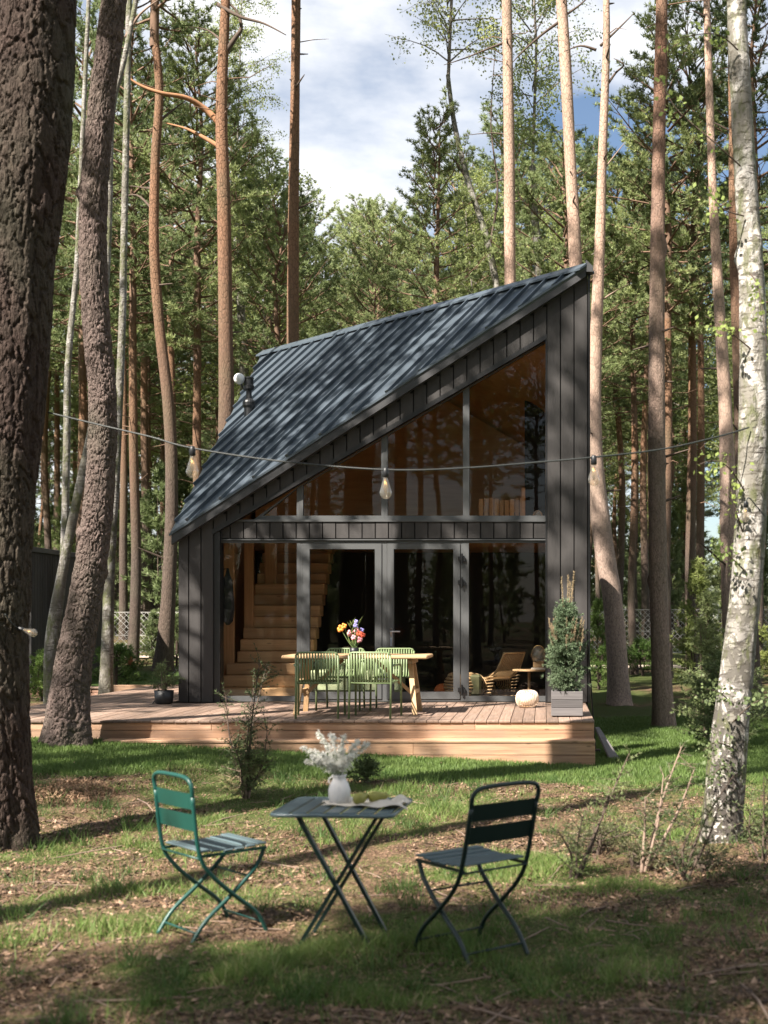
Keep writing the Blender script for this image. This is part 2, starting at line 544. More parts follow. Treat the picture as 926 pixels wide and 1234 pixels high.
class MB:
    def __init__(s):
        s.v, s.f, s.mi, s.cur = [], [], [], 0

    def add(s, vs_, fs):
        o = len(s.v)
        s.v.extend(tuple(p) for p in vs_)
        s.f.extend(tuple(o + i for i in q) for q in fs)
        s.mi.extend([s.cur] * len(fs))
        return s

    def box(s, x0, x1, y0, y1, z0, z1):
        vs_ = [(x, y, z) for z in (z0, z1) for y in (y0, y1) for x in (x0, x1)]
        return s.add(vs_, [(0, 2, 3, 1), (4, 5, 7, 6), (0, 1, 5, 4), (2, 6, 7, 3), (0, 4, 6, 2), (1, 3, 7, 5)])

    def bbox(s, x0, x1, y0, y1, z0, z1, b=0.004):
        """box with chamfered edges: three slabs' hull approximated by an 24-vert solid"""
        c = [(x0, x1), (y0, y1), (z0, z1)]
        vs_, idx = [], {}
        for sx in (0, 1):
            for sy in (0, 1):
                for sz in (0, 1):
                    base = [c[0][sx], c[1][sy], c[2][sz]]
                    ins = [b * (1 - 2 * sx), b * (1 - 2 * sy), b * (1 - 2 * sz)]
                    for ax in range(3):
                        p = [base[k] + (0 if k == ax else ins[k]) for k in range(3)]
                        idx[(sx, sy, sz, ax)] = len(vs_); vs_.append(p)
        fs = []
        for ax in range(3):
            o1, o2 = (ax + 1) % 3, (ax + 2) % 3
            for sd in (0, 1):
                q = []
                for a, b2 in ((0, 0), (1, 0), (1, 1), (0, 1)):
                    k = [0, 0, 0]; k[ax] = sd; k[o1] = a; k[o2] = b2
                    q.append(idx[(*k, ax)])
                fs.append(tuple(q if sd else q[::-1]))
            # edges along ax
            for a in (0, 1):
                for b2 in (0, 1):
                    k0 = [0, 0, 0]; k0[o1] = a; k0[o2] = b2
                    k1 = list(k0); k1[ax] = 1
                    q = [idx[(*k0, o1)], idx[(*k1, o1)], idx[(*k1, o2)], idx[(*k0, o2)]]
                    fs.append(tuple(q if (a == b2) else q[::-1]))
        for sx in (0, 1):
            for sy in (0, 1):
                for sz in (0, 1):
                    q = [idx[(sx, sy, sz, 0)], idx[(sx, sy, sz, 1)], idx[(sx, sy, sz, 2)]]
                    fs.append(tuple(q if (sx + sy + sz) % 2 else q[::-1]))
        return s.add(vs_, fs)

    def prism(s, poly, off):
        n = len(poly)
        a = [Vector(p) for p in poly]; b = [p + Vector(off) for p in a]
        fs = [tuple(range(n))[::-1], tuple(range(n, 2 * n))]
        fs += [(i, (i + 1) % n, n + (i + 1) % n, n + i) for i in range(n)]
        return s.add(a + b, fs)

    def tube(s, pts, rad, n=8, cap=True, closed=False):
        pts = [Vector(p) for p in pts]
        m = len(pts)
        rad = rad if isinstance(rad, (list, tuple)) else [rad] * m
        vs_, up = [], None
        for i, p in enumerate(pts):
            if closed: t = pts[(i + 1) % m] - pts[i - 1]
            else: t = pts[min(i + 1, m - 1)] - pts[max(i - 1, 0)]
            if t.length < 1e-9: t = Vector((0, 0, 1))
            t.normalize()
            if up is None:
                up = t.orthogonal().normalized()
            up = (up - t * up.dot(t))
            if up.length < 1e-6: up = t.orthogonal()
            up.normalize()
            w = t.cross(up)
            for k in range(n):
                a = 2 * math.pi * k / n
                vs_.append(p + (up * math.cos(a) + w * math.sin(a)) * rad[i])
        fs = []
        for i in range(m if closed else m - 1):
            j = (i + 1) % m
            for k in range(n):
                k2 = (k + 1) % n
                fs.append((i * n + k, i * n + k2, j * n + k2, j * n + k))
        if cap and not closed:
            fs.append(tuple(range(n))[::-1]); fs.append(tuple((m - 1) * n + k for k in range(n)))
        return s.add(vs_, fs)

    def beam(s, a, b, w, h, up=(0, 0, 1)):
        """rectangular bar from a to b, w across, h along the up side"""
        a, b = Vector(a), Vector(b)
        t = (b - a).normalized(); u = Vector(up)
        u = (u - t * u.dot(t)).normalized(); x = t.cross(u)
        q = [a + x * (sx * w / 2) + u * (sy * h / 2) for sx, sy in ((-1, -1), (1, -1), (1, 1), (-1, 1))]
        return s.prism(q, b - a)

    def lathe(s, prof, n=20, c=(0, 0, 0), ripple=0, amp=0.0):
        vs_, fs = [], []
        for r, z in prof:
            for k in range(n):
                a = 2 * math.pi * k / n
                rr = r * (1 + amp * math.cos(ripple * a))
                vs_.append((c[0] + rr * math.cos(a), c[1] + rr * math.sin(a), c[2] + z))
        for i in range(len(prof) - 1):
            for k in range(n):
                k2 = (k + 1) % n
                fs.append((i * n + k, i * n + k2, (i + 1) * n + k2, (i + 1) * n + k))
        fs.append(tuple(range(n))[::-1]); fs.append(tuple((len(prof) - 1) * n + k for k in range(n)))
        return s.add(vs_, fs)

    def ball(s, c, r, n=12, m=8, sq=(1, 1, 1)):
        prof = [(r * math.sin(math.pi * i / m), -r * math.cos(math.pi * i / m)) for i in range(m + 1)]
        prof[0] = (r * 0.02, -r); prof[-1] = (r * 0.02, r)
        k0 = len(s.v)
        s.lathe(prof, n, (0, 0, 0))
        for i in range(k0, len(s.v)):
            x, y, z = s.v[i]
            s.v[i] = (c[0] + x * sq[0], c[1] + y * sq[1], c[2] + z * sq[2])
        return s

    def mesh(s, name, mats, smooth=False):
        me = bpy.data.meshes.new(name)
        me.from_pydata(s.v, [], s.f)
        for m in (mats if isinstance(mats, (list, tuple)) else [mats]): me.materials.append(MATS[m])
        if max(s.mi, default=0): me.polygons.foreach_set('material_index', s.mi)
        if smooth:
            me.polygons.foreach_set('use_smooth', [True] * len(me.polygons))
        me.update()
        return me

    def build(s, name, mats, parent=None, smooth=False, world=True, loc=None):
        """world=True: vertices are world coordinates and the parent is an unrotated root at root_loc"""
        me = s.mesh(name, mats, smooth)
        o = bpy.data.objects.new(name, me)
        COL.objects.link(o)
        if parent is not None:
            o.parent = parent
            if world:
                me.transform(Matrix.Translation(-wloc(parent)))
        if loc is not None:
            # move the object's own origin (so that Object coordinates start at loc)
            me.transform(Matrix.Translation(-Vector(loc)))
            o.location = Vector(loc)
        return o


def wloc(o):
    v = Vector((0, 0, 0))
    while o is not None:
        v += o.location
        o = o.parent
    return v


def link(name, me, parent=None, loc=(0, 0, 0), rz=0.0, scale=None):
    o = bpy.data.objects.new(name, me)
    COL.objects.link(o)
    o.location = loc; o.rotation_euler = (0, 0, rz)
    if scale is not None: o.scale = (scale,) * 3 if isinstance(scale, (int, float)) else scale
    if parent is not None: o.parent = parent
    return o


def tag(o, label=None, cat=None, group=None, kind=None):
    if label: o['label'] = label
    if cat: o['category'] = cat
    if group: o['group'] = group
    if kind: o['kind'] = kind
    return o


def thing(name, label, cat, loc=(0, 0, 0), rz=0.0, group=None):
    o = bpy.data.objects.new(name, None)
    o.empty_display_size = 0.1
    COL.objects.link(o)
    o.location = loc; o.rotation_euler = (0, 0, rz)
    return tag(o, label, cat, group)


def copy_tree(o, parent=None):
    c = o.copy(); COL.objects.link(c); c.parent = parent
    for ch in list(o.children): copy_tree(ch, c)
    return c


# ------------------------------------------------------------------ value noise for terrain and masks
_G = RNG.random((256, 256)).astype(np.float32)


def vnoise(x, y, s=1.0, oct_=4):
    x = np.asarray(x, np.float64) * s; y = np.asarray(y, np.float64) * s
    out = np.zeros(np.broadcast(x, y).shape); amp, tot = 1.0, 0.0
    for _ in range(oct_):
        xi, yi = np.floor(x).astype(int), np.floor(y).astype(int)
        fx, fy = x - xi, y - yi
        fx, fy = fx * fx * (3 - 2 * fx), fy * fy * (3 - 2 * fy)
        g = lambda a, b: _G[a & 255, b & 255]
        out += amp * ((g(xi, yi) * (1 - fx) + g(xi + 1, yi) * fx) * (1 - fy) + (g(xi, yi + 1) * (1 - fx) + g(xi + 1, yi + 1) * fx) * fy)
        tot += amp; amp *= 0.5; x = x * 2.03 + 17.1; y = y * 2.03 + 5.7
    return out / tot


def sstep(a, b, x):
    t = np.clip((np.asarray(x, float) - a) / (b - a), 0, 1)
    return t * t * (3 - 2 * t)


def gbase(x, y):
    x, y = np.asarray(x, float), np.asarray(y, float)
    left = np.clip(0.6 - x, 0, 8) * 0.046 * sstep(8.5, 13.8, y)
    return left + 0.035 * np.clip(y - 22, 0, 30)


def ground_z(x, y):
    x, y = np.asarray(x, float), np.asarray(y, float)
    near = sstep(120, 40, y)
    z = gbase(x, y) - 0.012
    lm = lawn_mask(x, y)
    z = z + near * ((vnoise(x + 40, y + 40, 0.9, 3) - 0.5) * 0.07 * (1 - 0.75 * lm) + (vnoise(x + 9, y + 3, 3.6, 4) - 0.5) * 0.075 * (1 - lm))
    return z


def lawn_mask(x, y):
    """mown lawn: a strip in front of the deck that widens round its right side and behind"""
    x, y = np.asarray(x, float), np.asarray(y, float)
    wob = (vnoise(x, y, 1.1, 3) - 0.5) * 1.1
    front = sstep(12.55, 12.95, y + wob + np.clip(-x - 2.5, 0, 2) * 0.4)
    back = sstep(21.6, 21.0, y + wob * 0.7 + np.clip(x - 2.0, 0, 6) * 0.2)
    right = sstep(9.0, 8.0, x + wob)
    left = sstep(-6.6, -5.9, x + wob * 0.6)
    m = front * back * right * left
    bl = sstep(22.8, 23.2, y + wob * 0.5) * sstep(27.3, 26.6, y + wob) * sstep(-5.0, -5.6, x)    # behind the left deck
    return np.clip(m + bl, 0, 1)


def turf_mask(x, y):
    x, y = np.asarray(x, float), np.asarray(y, float)
    n = vnoise(x * 0.8 + 3.3, y * 1.3 + 8.1, 0.95, 4)
    for bx, by, br, bs in ((-3.1, 8.0, 1.2, 0.30), (1.4, 9.4, 1.1, 0.30), (-2.3, 5.0, 0.9, 0.22), (-0.5, 11.9, 1.3, 0.22), (0.2, 5.0, 0.8, 0.2), (-3.9, 10.9, 0.7, 0.25)):
        n = n - bs * np.exp(-(((x - bx) / br) ** 2 + ((y - by) / (br * 0.8)) ** 2))
    n = n - 0.10 * sstep(6.2, 5.2, y)
    m = sstep(0.36, 0.52, n)
    return np.clip(m, 0, 1)


xs = np.concatenate([-9 - np.geomspace(0.08, 700, 46)[::-1], np.arange(-9, 9.01, 0.065), 9 + np.geomspace(0.08, 700, 46)])
ys = np.concatenate([3.6 - np.geomspace(0.06, 500, 44)[::-1], np.arange(3.6, 15.0, 0.055), 15.0 + np.geomspace(0.07, 14, 90), 29 + np.geomspace(0.5, 900, 50)])
XX, YY = np.meshgrid(xs, ys)
ZZ = ground_z(XX, YY)
nx, ny = len(xs), len(ys)
ii = np.arange(nx * ny).reshape(ny, nx)
quads = np.stack([ii[:-1, :-1], ii[:-1, 1:], ii[1:, 1:], ii[1:, :-1]], -1).reshape(-1, 4)
gm = np_mesh('ground', np.stack([XX, YY, ZZ], -1).reshape(-1, 3), quads, 'forest_ground', smooth=True)
for nm, arr in (('lawn', lawn_mask(XX, YY)), ('turf', turf_mask(XX, YY))):
    a = gm.attributes.new(nm, 'FLOAT', 'POINT')
    a.data.foreach_set('value', arr.astype(np.float32).ravel())
tag(link('ground', gm), kind='structure')
GZ = lambda x, y: float(ground_z(np.array([x]), np.array([y]))[0])

# sandy track beyond the garden
m = MB()
tp = [(-18, 31.6), (-12, 31.8), (-6, 32.2), (0, 32.8), (3, 33.0), (6, 32.8), (10, 32.4), (16, 33.5)]
vs_ = []
for k, (x, y) in enumerate(tp):
    for s_ in (-0.55, 0.55):
        vs_.append((x, y + s_, GZ(x, y + s_) + 0.035))
m.add(vs_, [(2 * k, 2 * k + 2, 2 * k + 3, 2 * k + 1) for k in range(len(tp) - 1)])
tag(m.build('path', 'sand'), kind='structure')
# ------------------------------------------------------------------ the cabin
YF, ZD = 17.65, 0.50                      # plane of the front boards, deck level
XL, XR = -5.18, 0.63
OL, OR = -4.68, 0.051                     # opening between the jambs


def z_roof(x, y): return 2.93 + 0.639 * (x + 5.24) + 0.653 * (y - 17.55)
def z_trim(x): return 2.93 + 0.647 * (x + 5.2) - 0.165      # lower edge of the sloping metal trim
def z_open(x): return 2.955 + 0.587 * (x + 4.68)             # upper edge of the glazed opening


cabin = thing('cabin', 'black timber cabin with sharply sloping grey metal roof and glazed front', 'cabin', (-2.27, YF, ZD))


def part(mb, name, mats, parent=cabin, smooth=False, loc=None):
    return mb.build(name, mats, parent, smooth, True, None)


def clip(poly, a, b, c):
    """keep the side a*x+b*y+c >= 0 of a plan polygon"""
    out = []
    for i in range(len(poly)):
        p, q = poly[i], poly[(i + 1) % len(poly)]
        dp, dq = a * p[0] + b * p[1] + c, a * q[0] + b * q[1] + c
        if dp >= 0: out.append(p)
        if (dp >= 0) != (dq >= 0):
            t = dp / (dp - dq)
            out.append((p[0] + (q[0] - p[0]) * t, p[1] + (q[1] - p[1]) * t))
    return out


A_, B_, C_, D_ = (-5.24, 17.53), (0.62, 17.53), (-5.24, 23.25), (0.72, 23.25)


def z_roof2(x, y):
    # plane through B, C and the low rear corner D
    zb, zc, zd = z_roof(*B_), z_roof(*C_), 2.95
    # solve a x + b y + c
    M = np.array([[B_[0], B_[1], 1], [C_[0], C_[1], 1], [D_[0], D_[1], 1]])
    a, b, c = np.linalg.solve(M, np.array([zb, zc, zd]))
    return a * x + b * y + c


m = MB()
m.prism([(x, y, z_roof(x, y) - 0.032) for x, y in ((-5.2, 17.66), (0.60, 17.66), (-5.2, 23.2))], (0, 0, -0.12))
m.prism([(x, y, z_roof2(x, y) - 0.032) for x, y in ((0.60, 17.70), (0.69, 23.2), (-5.1, 23.2))], (0, 0, -0.12))
roof = part(m, 'roof', 'roof_dark')
er = Vector((C_[0] - B_[0], C_[1] - B_[1])); LR = er.length; er.normalize()
gs = Vector((0.639, 0.653)).normalized()
nrm = Vector((-0.639, -0.653, 1)).normalized()
pitch = 0.335
rs = random.Random(4)
npan = int(LR / pitch) + 1
# seam lines run along gs; a strip is bounded by lines perpendicular to er's component normal to gs
pn = Vector((-gs.y, gs.x))                 # across the seams, pointing left/back
s0 = pn.dot(Vector(B_)); s1 = pn.dot(Vector(C_))


def strip(tri, lo, hi):
    p = clip(tri, pn.x, pn.y, -lo)
    return clip(p, -pn.x, -pn.y, hi) if len(p) > 2 else p


def seam(lo_w, h, s, name):
    p = strip([A_, B_, C_], s - lo_w / 2, s + lo_w / 2)
    if len(p) < 3: return
    mm = MB()
    mm.prism([Vector((x, y, z_roof(x, y))) for x, y in p], nrm * h)
    part(mm, name, 'roof_metal', roof)


k = 0
s = s0
while s < s1:
    e = min(s + pitch, s1)
    tri = strip([A_, B_, C_], s + 0.004, e - 0.004)
    if len(tri) >= 3:
        mm = MB()
        dz = rs.uniform(-0.002, 0.002)
        mm.prism([Vector((x, y, z_roof(x, y) - 0.026 + dz)) for x, y in tri], nrm * 0.024)
        part(mm, 'roof_panel', 'roof_metal', roof)
    if k > 0: seam(0.026, 0.050, s, 'roof_seam')
    s += pitch; k += 1
# rear slope panels
s = s0
while s < s1:
    e = min(s + pitch * 2, s1)
    p = clip([B_, D_, C_], pn.x, pn.y, -s - 0.005); p = clip(p, -pn.x, -pn.y, e - 0.005) if len(p) > 2 else p
    if len(p) >= 3:
        mm = MB(); mm.prism([Vector((x, y, z_roof2(x, y) - 0.02)) for x, y in p], (0, 0, 0.022))
        part(mm, 'roof_panel', 'roof_metal', roof)
    s += pitch * 2
# ridge cap
m = MB()
for k0, k1 in ((0.0, 0.34), (0.34, 0.67), (0.67, 1.0)):
    b, c = Vector((*B_, z_roof(*B_) + 0.05)), Vector((*C_, z_roof(*C_) + 0.05))
    b, c = b.lerp(c, k0 - (0.004 if k0 else 0.0)), b.lerp(c, k1)
    gx = Vector((gs.x, gs.y, 0)) * 0.15
    dl, dr = Vector((0, 0, -0.105)) - gx, Vector((0, 0, -0.105)) + gx
    m.prism([b, b + dl, b + dl + Vector((0, 0, -0.03)), b + Vector((0, 0, -0.03))], c - b)
    m.prism([b, b + dr, b + dr + Vector((0, 0, -0.03)), b + Vector((0, 0, -0.03))], c - b)
part(m, 'ridge_cap', 'roof_metal', roof)
# sloping trim on the front, and the turned-down end at the apex
m = MB()
zt = lambda x: 2.93 + 0.647 * (x + 5.2)
m.prism([(-5.24, 17.53, zt(-5.24) - 0.02), (0.60, 17.53, zt(0.60) - 0.02), (0.60, 17.53, zt(0.60) - 0.165), (-5.24, 17.53, zt(-5.24) - 0.165)], (0, 0.118, 0))
m.prism([(0.60, 17.525, zt(0.60) + 0.07), (0.70, 17.525, zt(0.60) - 0.02), (0.70, 17.525, zt(0.60) - 0.10), (0.60, 17.525, zt(0.60) - 0.10)], (0, 0.12, 0))
part(m, 'rake_trim', 'roof_dark', roof)
m = MB()
m.prism([(-5.27, 17.51, zt(-5.27) + 0.005), (0.60, 17.51, zt(0.60) + 0.005), (0.60, 17.51, zt(0.60) - 0.03), (-5.27, 17.51, zt(-5.27) - 0.03)], (0, 0.03, 0))
part(m, 'drip_edge', 'roof_metal', roof)

# --- front wall: dark backing, one board at a time in front of it
m = MB()
yb = YF + 0.024
m.prism([(XL, yb, ZD), (OL, yb, ZD), (OL, yb, z_open(OL)), (OR, yb, z_open(OR)), (OR, yb, ZD), (XR, yb, ZD), (XR, yb, z_trim(XR) + 0.1), (XL, yb, z_trim(XL) + 0.1)], (0, 0.10, 0))
# deep reveals
m.prism([(OL, yb + 0.1, ZD), (OL, yb + 0.1, z_open(OL)), (OL, yb + 0.32, z_open(OL)), (OL, yb + 0.32, ZD)], (-0.08, 0, 0))
m.prism([(OR, yb + 0.1, ZD), (OR, yb + 0.1, z_open(OR)), (OR, yb + 0.32, z_open(OR)), (OR, yb + 0.32, ZD)], (0.08, 0, 0))
m.prism([(OL, yb + 0.1, z_open(OL)), (OR, yb + 0.1, z_open(OR)), (OR, yb + 0.32, z_open(OR)), (OL, yb + 0.32, z_open(OL))], (0, 0, 0.08))
front = part(m, 'front_wall', 'black_backing')


def vboard(x0, x1, zb0, zb1, zt0, zt1, y0, y1, parent, name='wall_board', mat='black_board'):
    mm = MB()
    g = 0.008
    mm.prism([(x0 + g, y0, zb0), (x1 - g, y0, zb1), (x1 - g, y0, zt1), (x0 + g, y0, zt0)], (0, y1 - y0, 0))
    return part(mm, name, mat, parent)


ed = [XL, -5.03, -4.855, OL]
for a, b in zip(ed, ed[1:]):
    j = rs.uniform(0, 0.003)
    vboard(a, b, ZD + 0.012, ZD + 0.012, z_trim(a) + 0.01, z_trim(b) + 0.01, YF - j, YF + 0.022, front)
ed = [OR, 0.244, 0.437, XR]
for a, b in zip(ed, ed[1:]):
    j = rs.uniform(0, 0.003)
    vboard(a, b, ZD + 0.012, ZD + 0.012, z_trim(a) + 0.01, z_trim(b) + 0.01, YF - j, YF + 0.022, front)
nb = 25
for k in range(nb):
    a = OL + (OR - OL) * k / nb; b = OL + (OR - OL) * (k + 1) / nb
    j = rs.uniform(0, 0.004)
    cut = 0.025 if k % 1 == 0 else 0
    mm = MB(); g = 0.008; nw_ = 0.05
    mm.prism([(a + g, YF - j, z_open(a)), (b - g, YF - j, z_open(b)), (b - g, YF - j, z_trim(b) - 0.045), (b - nw_, YF - j, z_trim(b - nw_) - 0.02), (b - nw_, YF - j, z_trim(b - nw_) + 0.01), (a + g, YF - j, z_trim(a) + 0.01)], (0, 0.022 + j, 0))
    part(mm, 'wall_board', 'black_board', front)
# thin dark lining strips round the opening
m = MB()
m.prism([(OL - 0.02, YF - 0.006, z_open(OL)), (OR, YF - 0.006, z_open(OR)), (OR, YF - 0.006, z_open(OR) - 0.07), (OL - 0.02, YF - 0.006, z_open(OL) - 0.07)], (0, 0.13, 0))
m.box(OL - 0.003, OL + 0.085, YF + 0.03, YF + 0.24, ZD, z_open(OL))
m.box(OR - 0.02, OR + 0.003, YF + 0.005, YF + 0.13, ZD, z_open(OR))
part(m, 'opening_trim', 'black_metal', front)

# --- side and rear walls
def side_wall(name, p0, p1, zt0, zt1, outn):
    """boarded wall from plan point p0 to p1 with a straight sloping top"""
    p0, p1, outn = Vector((*p0, 0)), Vector((*p1, 0)), Vector((*outn, 0))
    mm = MB()
    a, b = p0 - outn * 0.03, p1 - outn * 0.03
    mm.prism([(a.x, a.y, ZD - 0.25), (b.x, b.y, ZD - 0.25), (b.x, b.y, zt1), (a.x, a.y, zt0)], -outn * 0.12)
    w = part(mm, name, 'black_backing')
    L = (p1 - p0).length; n = int(L / 0.193)
    for k in range(n):
        u0, u1 = k / n + 0.006 / L, (k + 1) / n - 0.006 / L
        q0, q1 = p0.lerp(p1, u0), p0.lerp(p1, u1)
        mm = MB()
        mm.prism([(q0.x, q0.y, ZD - 0.24), (q1.x, q1.y, ZD - 0.24), (q1.x, q1.y, zt0 + (zt1 - zt0) * u1), (q0.x, q0.y, zt0 + (zt1 - zt0) * u0)], -outn * 0.022)
        part(mm, 'wall_board', 'black_board', w)
    return w


side_wall('left_wall', (XL - 0.004, YF + 0.03), (XL - 0.004, 23.1), z_roof(XL, YF) - 0.2, z_roof(XL, 23.1) - 0.2, (-1, 0))
side_wall('right_wall', (XR + 0.004, YF + 0.03), (XR + 0.004, 23.1), z_roof2(XR, YF + 0.12) - 0.2, z_roof2(XR, 23.1) - 0.2, (1, 0))
side_wall('rear_wall', (XL, 23.15), (XR, 23.15), z_roof2(XL + 0.1, 23.1) - 0.2, z_roof2(XR, 23.1) - 0.2, (0, 1))
m = MB()                                   # black corner strip down the right edge of the front
m.box(XR + 0.004, XR + 0.035, YF - 0.02, YF + 0.1, ZD, z_trim(XR) + 0.06)
part(m, 'corner_trim', 'black_metal', front)

# --- clad beam between the storeys
YW = YF + 0.115                            # front of the window frames
m = MB(); m.box(OL + 0.02, OR - 0.005, YW + 0.0, YW + 0.14, 2.80, 3.10)
beam = part(m, 'storey_beam', 'black_backing')
nb = 25
for k in range(nb):
    a = OL + 0.03 + (OR - OL - 0.035) * k / nb; b = OL + 0.03 + (OR - OL - 0.035) * (k + 1) / nb
    vboard(a, b, 2.842, 2.842, 3.070, 3.070, YW - 0.024 - rs.uniform(0, 0.003), YW - 0.001, beam, 'beam_board')
m = MB(); m.box(OL + 0.03, OR - 0.005, YW - 0.045, YW - 0.001, 3.075, 3.105)
part(m, 'beam_sill', 'frame_grey', beam)
m = MB(); m.box(OL + 0.03, OR - 0.005, YW - 0.03, YW - 0.001, 2.81, 2.828)
part(m, 'beam_drip', 'frame_grey', beam)


# --- windows and doors
def fx(px): return (px - CX) / F * (YW)
def wframe(name, outer, inner, y0, y1, mat='frame_grey', parent=cabin):
    """frame between two quads given as (x,z) lists in the same order"""
    mm = MB()
    n = len(outer)
    for i in range(n):
        j = (i + 1) % n
        poly = [outer[i], outer[j], inner[j], inner[i]]
        mm.prism([(p[0], y0, p[1]) for p in poly], (0, y1 - y0, 0))
    return part(mm, name, mat, parent)


def pane(poly, y, parent):
    mm = MB()
    mm.prism([(p[0], y, p[1]) for p in poly], (0, 0.004, 0))
    # a single sheet is enough for the light: keep the front face only
    mm.v, mm.f, mm.mi = mm.v[:len(poly)], [tuple(range(len(poly)))], [0]
    return part(mm, 'pane', 'window_glass', parent)


ZW0, ZW1 = ZD + 0.012, 2.806
# upper row: mullions at these photo columns
zb = 3.105
ups = [OL + 0.03, fx(361.5), fx(463.5), fx(562), OR - 0.02]
mw = 0.045
for i in range(4):
    a, b = ups[i], ups[i + 1]
    l = a + (mw if i else 0.0); r = b - (mw if i < 3 else 0.0)
    top = lambda x: z_open(x) - 0.072
    if i == 0:
        xs0 = OL + (zb + 0.11 - 2.955 + 0.055) / 0.587      # where the sloping head meets the sill
        outer = [(xs0, zb), (b, zb), (b, top(b))]
        inner = [(xs0 + 0.14, zb + 0.06), (r, zb + 0.06), (r, top(r) - 0.012)]
    else:
        outer = [(a, zb), (b, zb), (b, top(b)), (a, top(a))]
        inner = [(l, zb + 0.06), (r, zb + 0.06), (r, top(r) - 0.012), (l, top(l) - 0.012)]
    w = wframe('window', outer, inner, YW + (0.002 * i), YW + 0.075)
    pane(inner, YW + 0.045, w)
# lower row: fixed pane | sash | door | fixed pane
lo = [OL + 0.03, fx(362), fx(463.5), fx(558), OR - 0.02]


def fixed(a, b, l, r):
    o = [(a, ZW0), (b, ZW0), (b, ZW1), (a, ZW1)]
    i = [(a + l, ZW0 + 0.075), (b - r, ZW0 + 0.075), (b - r, ZW1 - 0.03), (a + l, ZW1 - 0.03)]
    w = wframe('window', o, i, YW, YW + 0.075)
    pane(i, YW + 0.045, w)
    return w


fixed(lo[0], lo[1] - 0.0, 0.0, 0.05)
fixed(lo[3] + 0.0, lo[4], 0.085, 0.0)
for name, a, b in (('glazed_door', lo[1], lo[2]), ('glazed_door', lo[2], lo[3])):
    o = [(a, ZW0), (b, ZW0), (b, ZW1), (a, ZW1)]
    i = [(a + 0.035, ZW0 + 0.03), (b - 0.035, ZW0 + 0.03), (b - 0.035, ZW1 - 0.035), (a + 0.035, ZW1 - 0.035)]
    w = wframe(name, o, i, YW + 0.003, YW + 0.08)
    o2 = [(a + 0.04, ZW0 + 0.034), (b - 0.04, ZW0 + 0.034), (b - 0.04, ZW1 - 0.04), (a + 0.04, ZW1 - 0.04)]
    i2 = [(a + 0.135, ZW0 + 0.135), (b - 0.135, ZW0 + 0.135), (b - 0.135, ZW1 - 0.12), (a + 0.135, ZW1 - 0.12)]
    sash = wframe('sash', o2, i2, YW - 0.012, YW + 0.06, 'frame_grey', w)
    pane(i2, YW + 0.03, w)
    if b == lo[3]:
        mm = MB()
        hx = fx(472)
        mm.bbox(hx - 0.018, hx + 0.018, YW - 0.022, YW - 0.012, 1.30, 1.56, 0.004)
        mm.tube([(hx, YW - 0.02, 1.51), (hx, YW - 0.065, 1.51)], 0.011, 8)
        mm.tube([(hx - 0.005, YW - 0.062, 1.51), (hx + 0.13, YW - 0.062, 1.51)], 0.011, 8)
        part(mm, 'door_handle', 'steel', w, True)
        for zh in (2.55, 2.21, 0.68):
            mm = MB()
            hx2 = fx(557)
            mm.bbox(hx2 - 0.055, hx2 - 0.008, YW - 0.04, YW - 0.012, zh - 0.03, zh + 0.03, 0.004)
            mm.bbox(hx2 + 0.008, hx2 + 0.055, YW - 0.03, YW - 0.001, zh - 0.05, zh + 0.01, 0.004)
            mm.tube([(hx2, YW - 0.035, zh - 0.07), (hx2, YW - 0.035, zh + 0.07)], 0.016, 10)
            part(mm, 'hinge', 'black_metal', w)

# --- inside of the cabin
m = MB(); m.box(XL + 0.16, XR - 0.16, YW + 0.09, 22.95, ZD - 0.1, ZD - 0.004)
part(m, 'indoor_floor', 'dark_floor')
m = MB(); m.box(-3.42, XR - 0.16, YW + 0.16, 21.6, 2.84, 3.06); m.box(XL + 0.16, -3.42, 21.0, 21.6, 2.84, 3.06)
part(m, 'loft_floor', 'interior_wood_y')
m = MB()
for x0, x1 in ((XL + 0.15, XL + 0.17),):
    m.prism([(x0, YW + 0.16, ZD), (x0, 22.9, ZD), (x0, 22.9, z_roof(x0, 22.9) - 0.25), (x0, YW + 0.16, z_roof(x0, YW) - 0.22)], (0.02, 0, 0))
part(m, 'left_lining', 'interior_wood')
m = MB()
x0 = XR - 0.17
m.prism([(x0, YW + 0.16, ZD), (x0, 22.9, ZD), (x0, 22.9, z_roof2(x0, 22.9) - 0.25), (x0, YW + 0.35, z_roof2(x0, YW + 0.35) - 0.3)], (0.02, 0, 0))
part(m, 'right_lining', 'ply')
m = MB()
zl = lambda x, y: z_roof(x, y) - 0.19
m.prism([(x, y, zl(x, y)) for x, y in ((-5.0, 17.95), (0.2, 17.95), (-5.0, 23.0))], (0, 0, -0.02))
m.prism([(x, y, z_roof2(x, y) - 0.19) for x, y in ((0.45, 18.0), (0.45, 23.0), (-4.9, 23.0))], (0, 0, -0.02))
part(m, 'ceiling_lining', 'ply')
m = MB(); m.box(XL + 0.2, XR - 0.2, 21.6, 21.66, ZD, 2.84)
part(m, 'rear_partition', 'dark_wall')
m = MB()
yp = 21.2
m.prism([(-4.9, yp, 3.06), (0.44, yp, 3.06), (0.44, yp, z_roof2(0.44, yp) - 0.24), (-3.2, yp, z_roof(-3.2, yp) - 0.3), (-4.9, yp, z_roof(-4.9, yp) - 0.3)], (0, 0.05, 0))
part(m, 'loft_partition', 'ply')
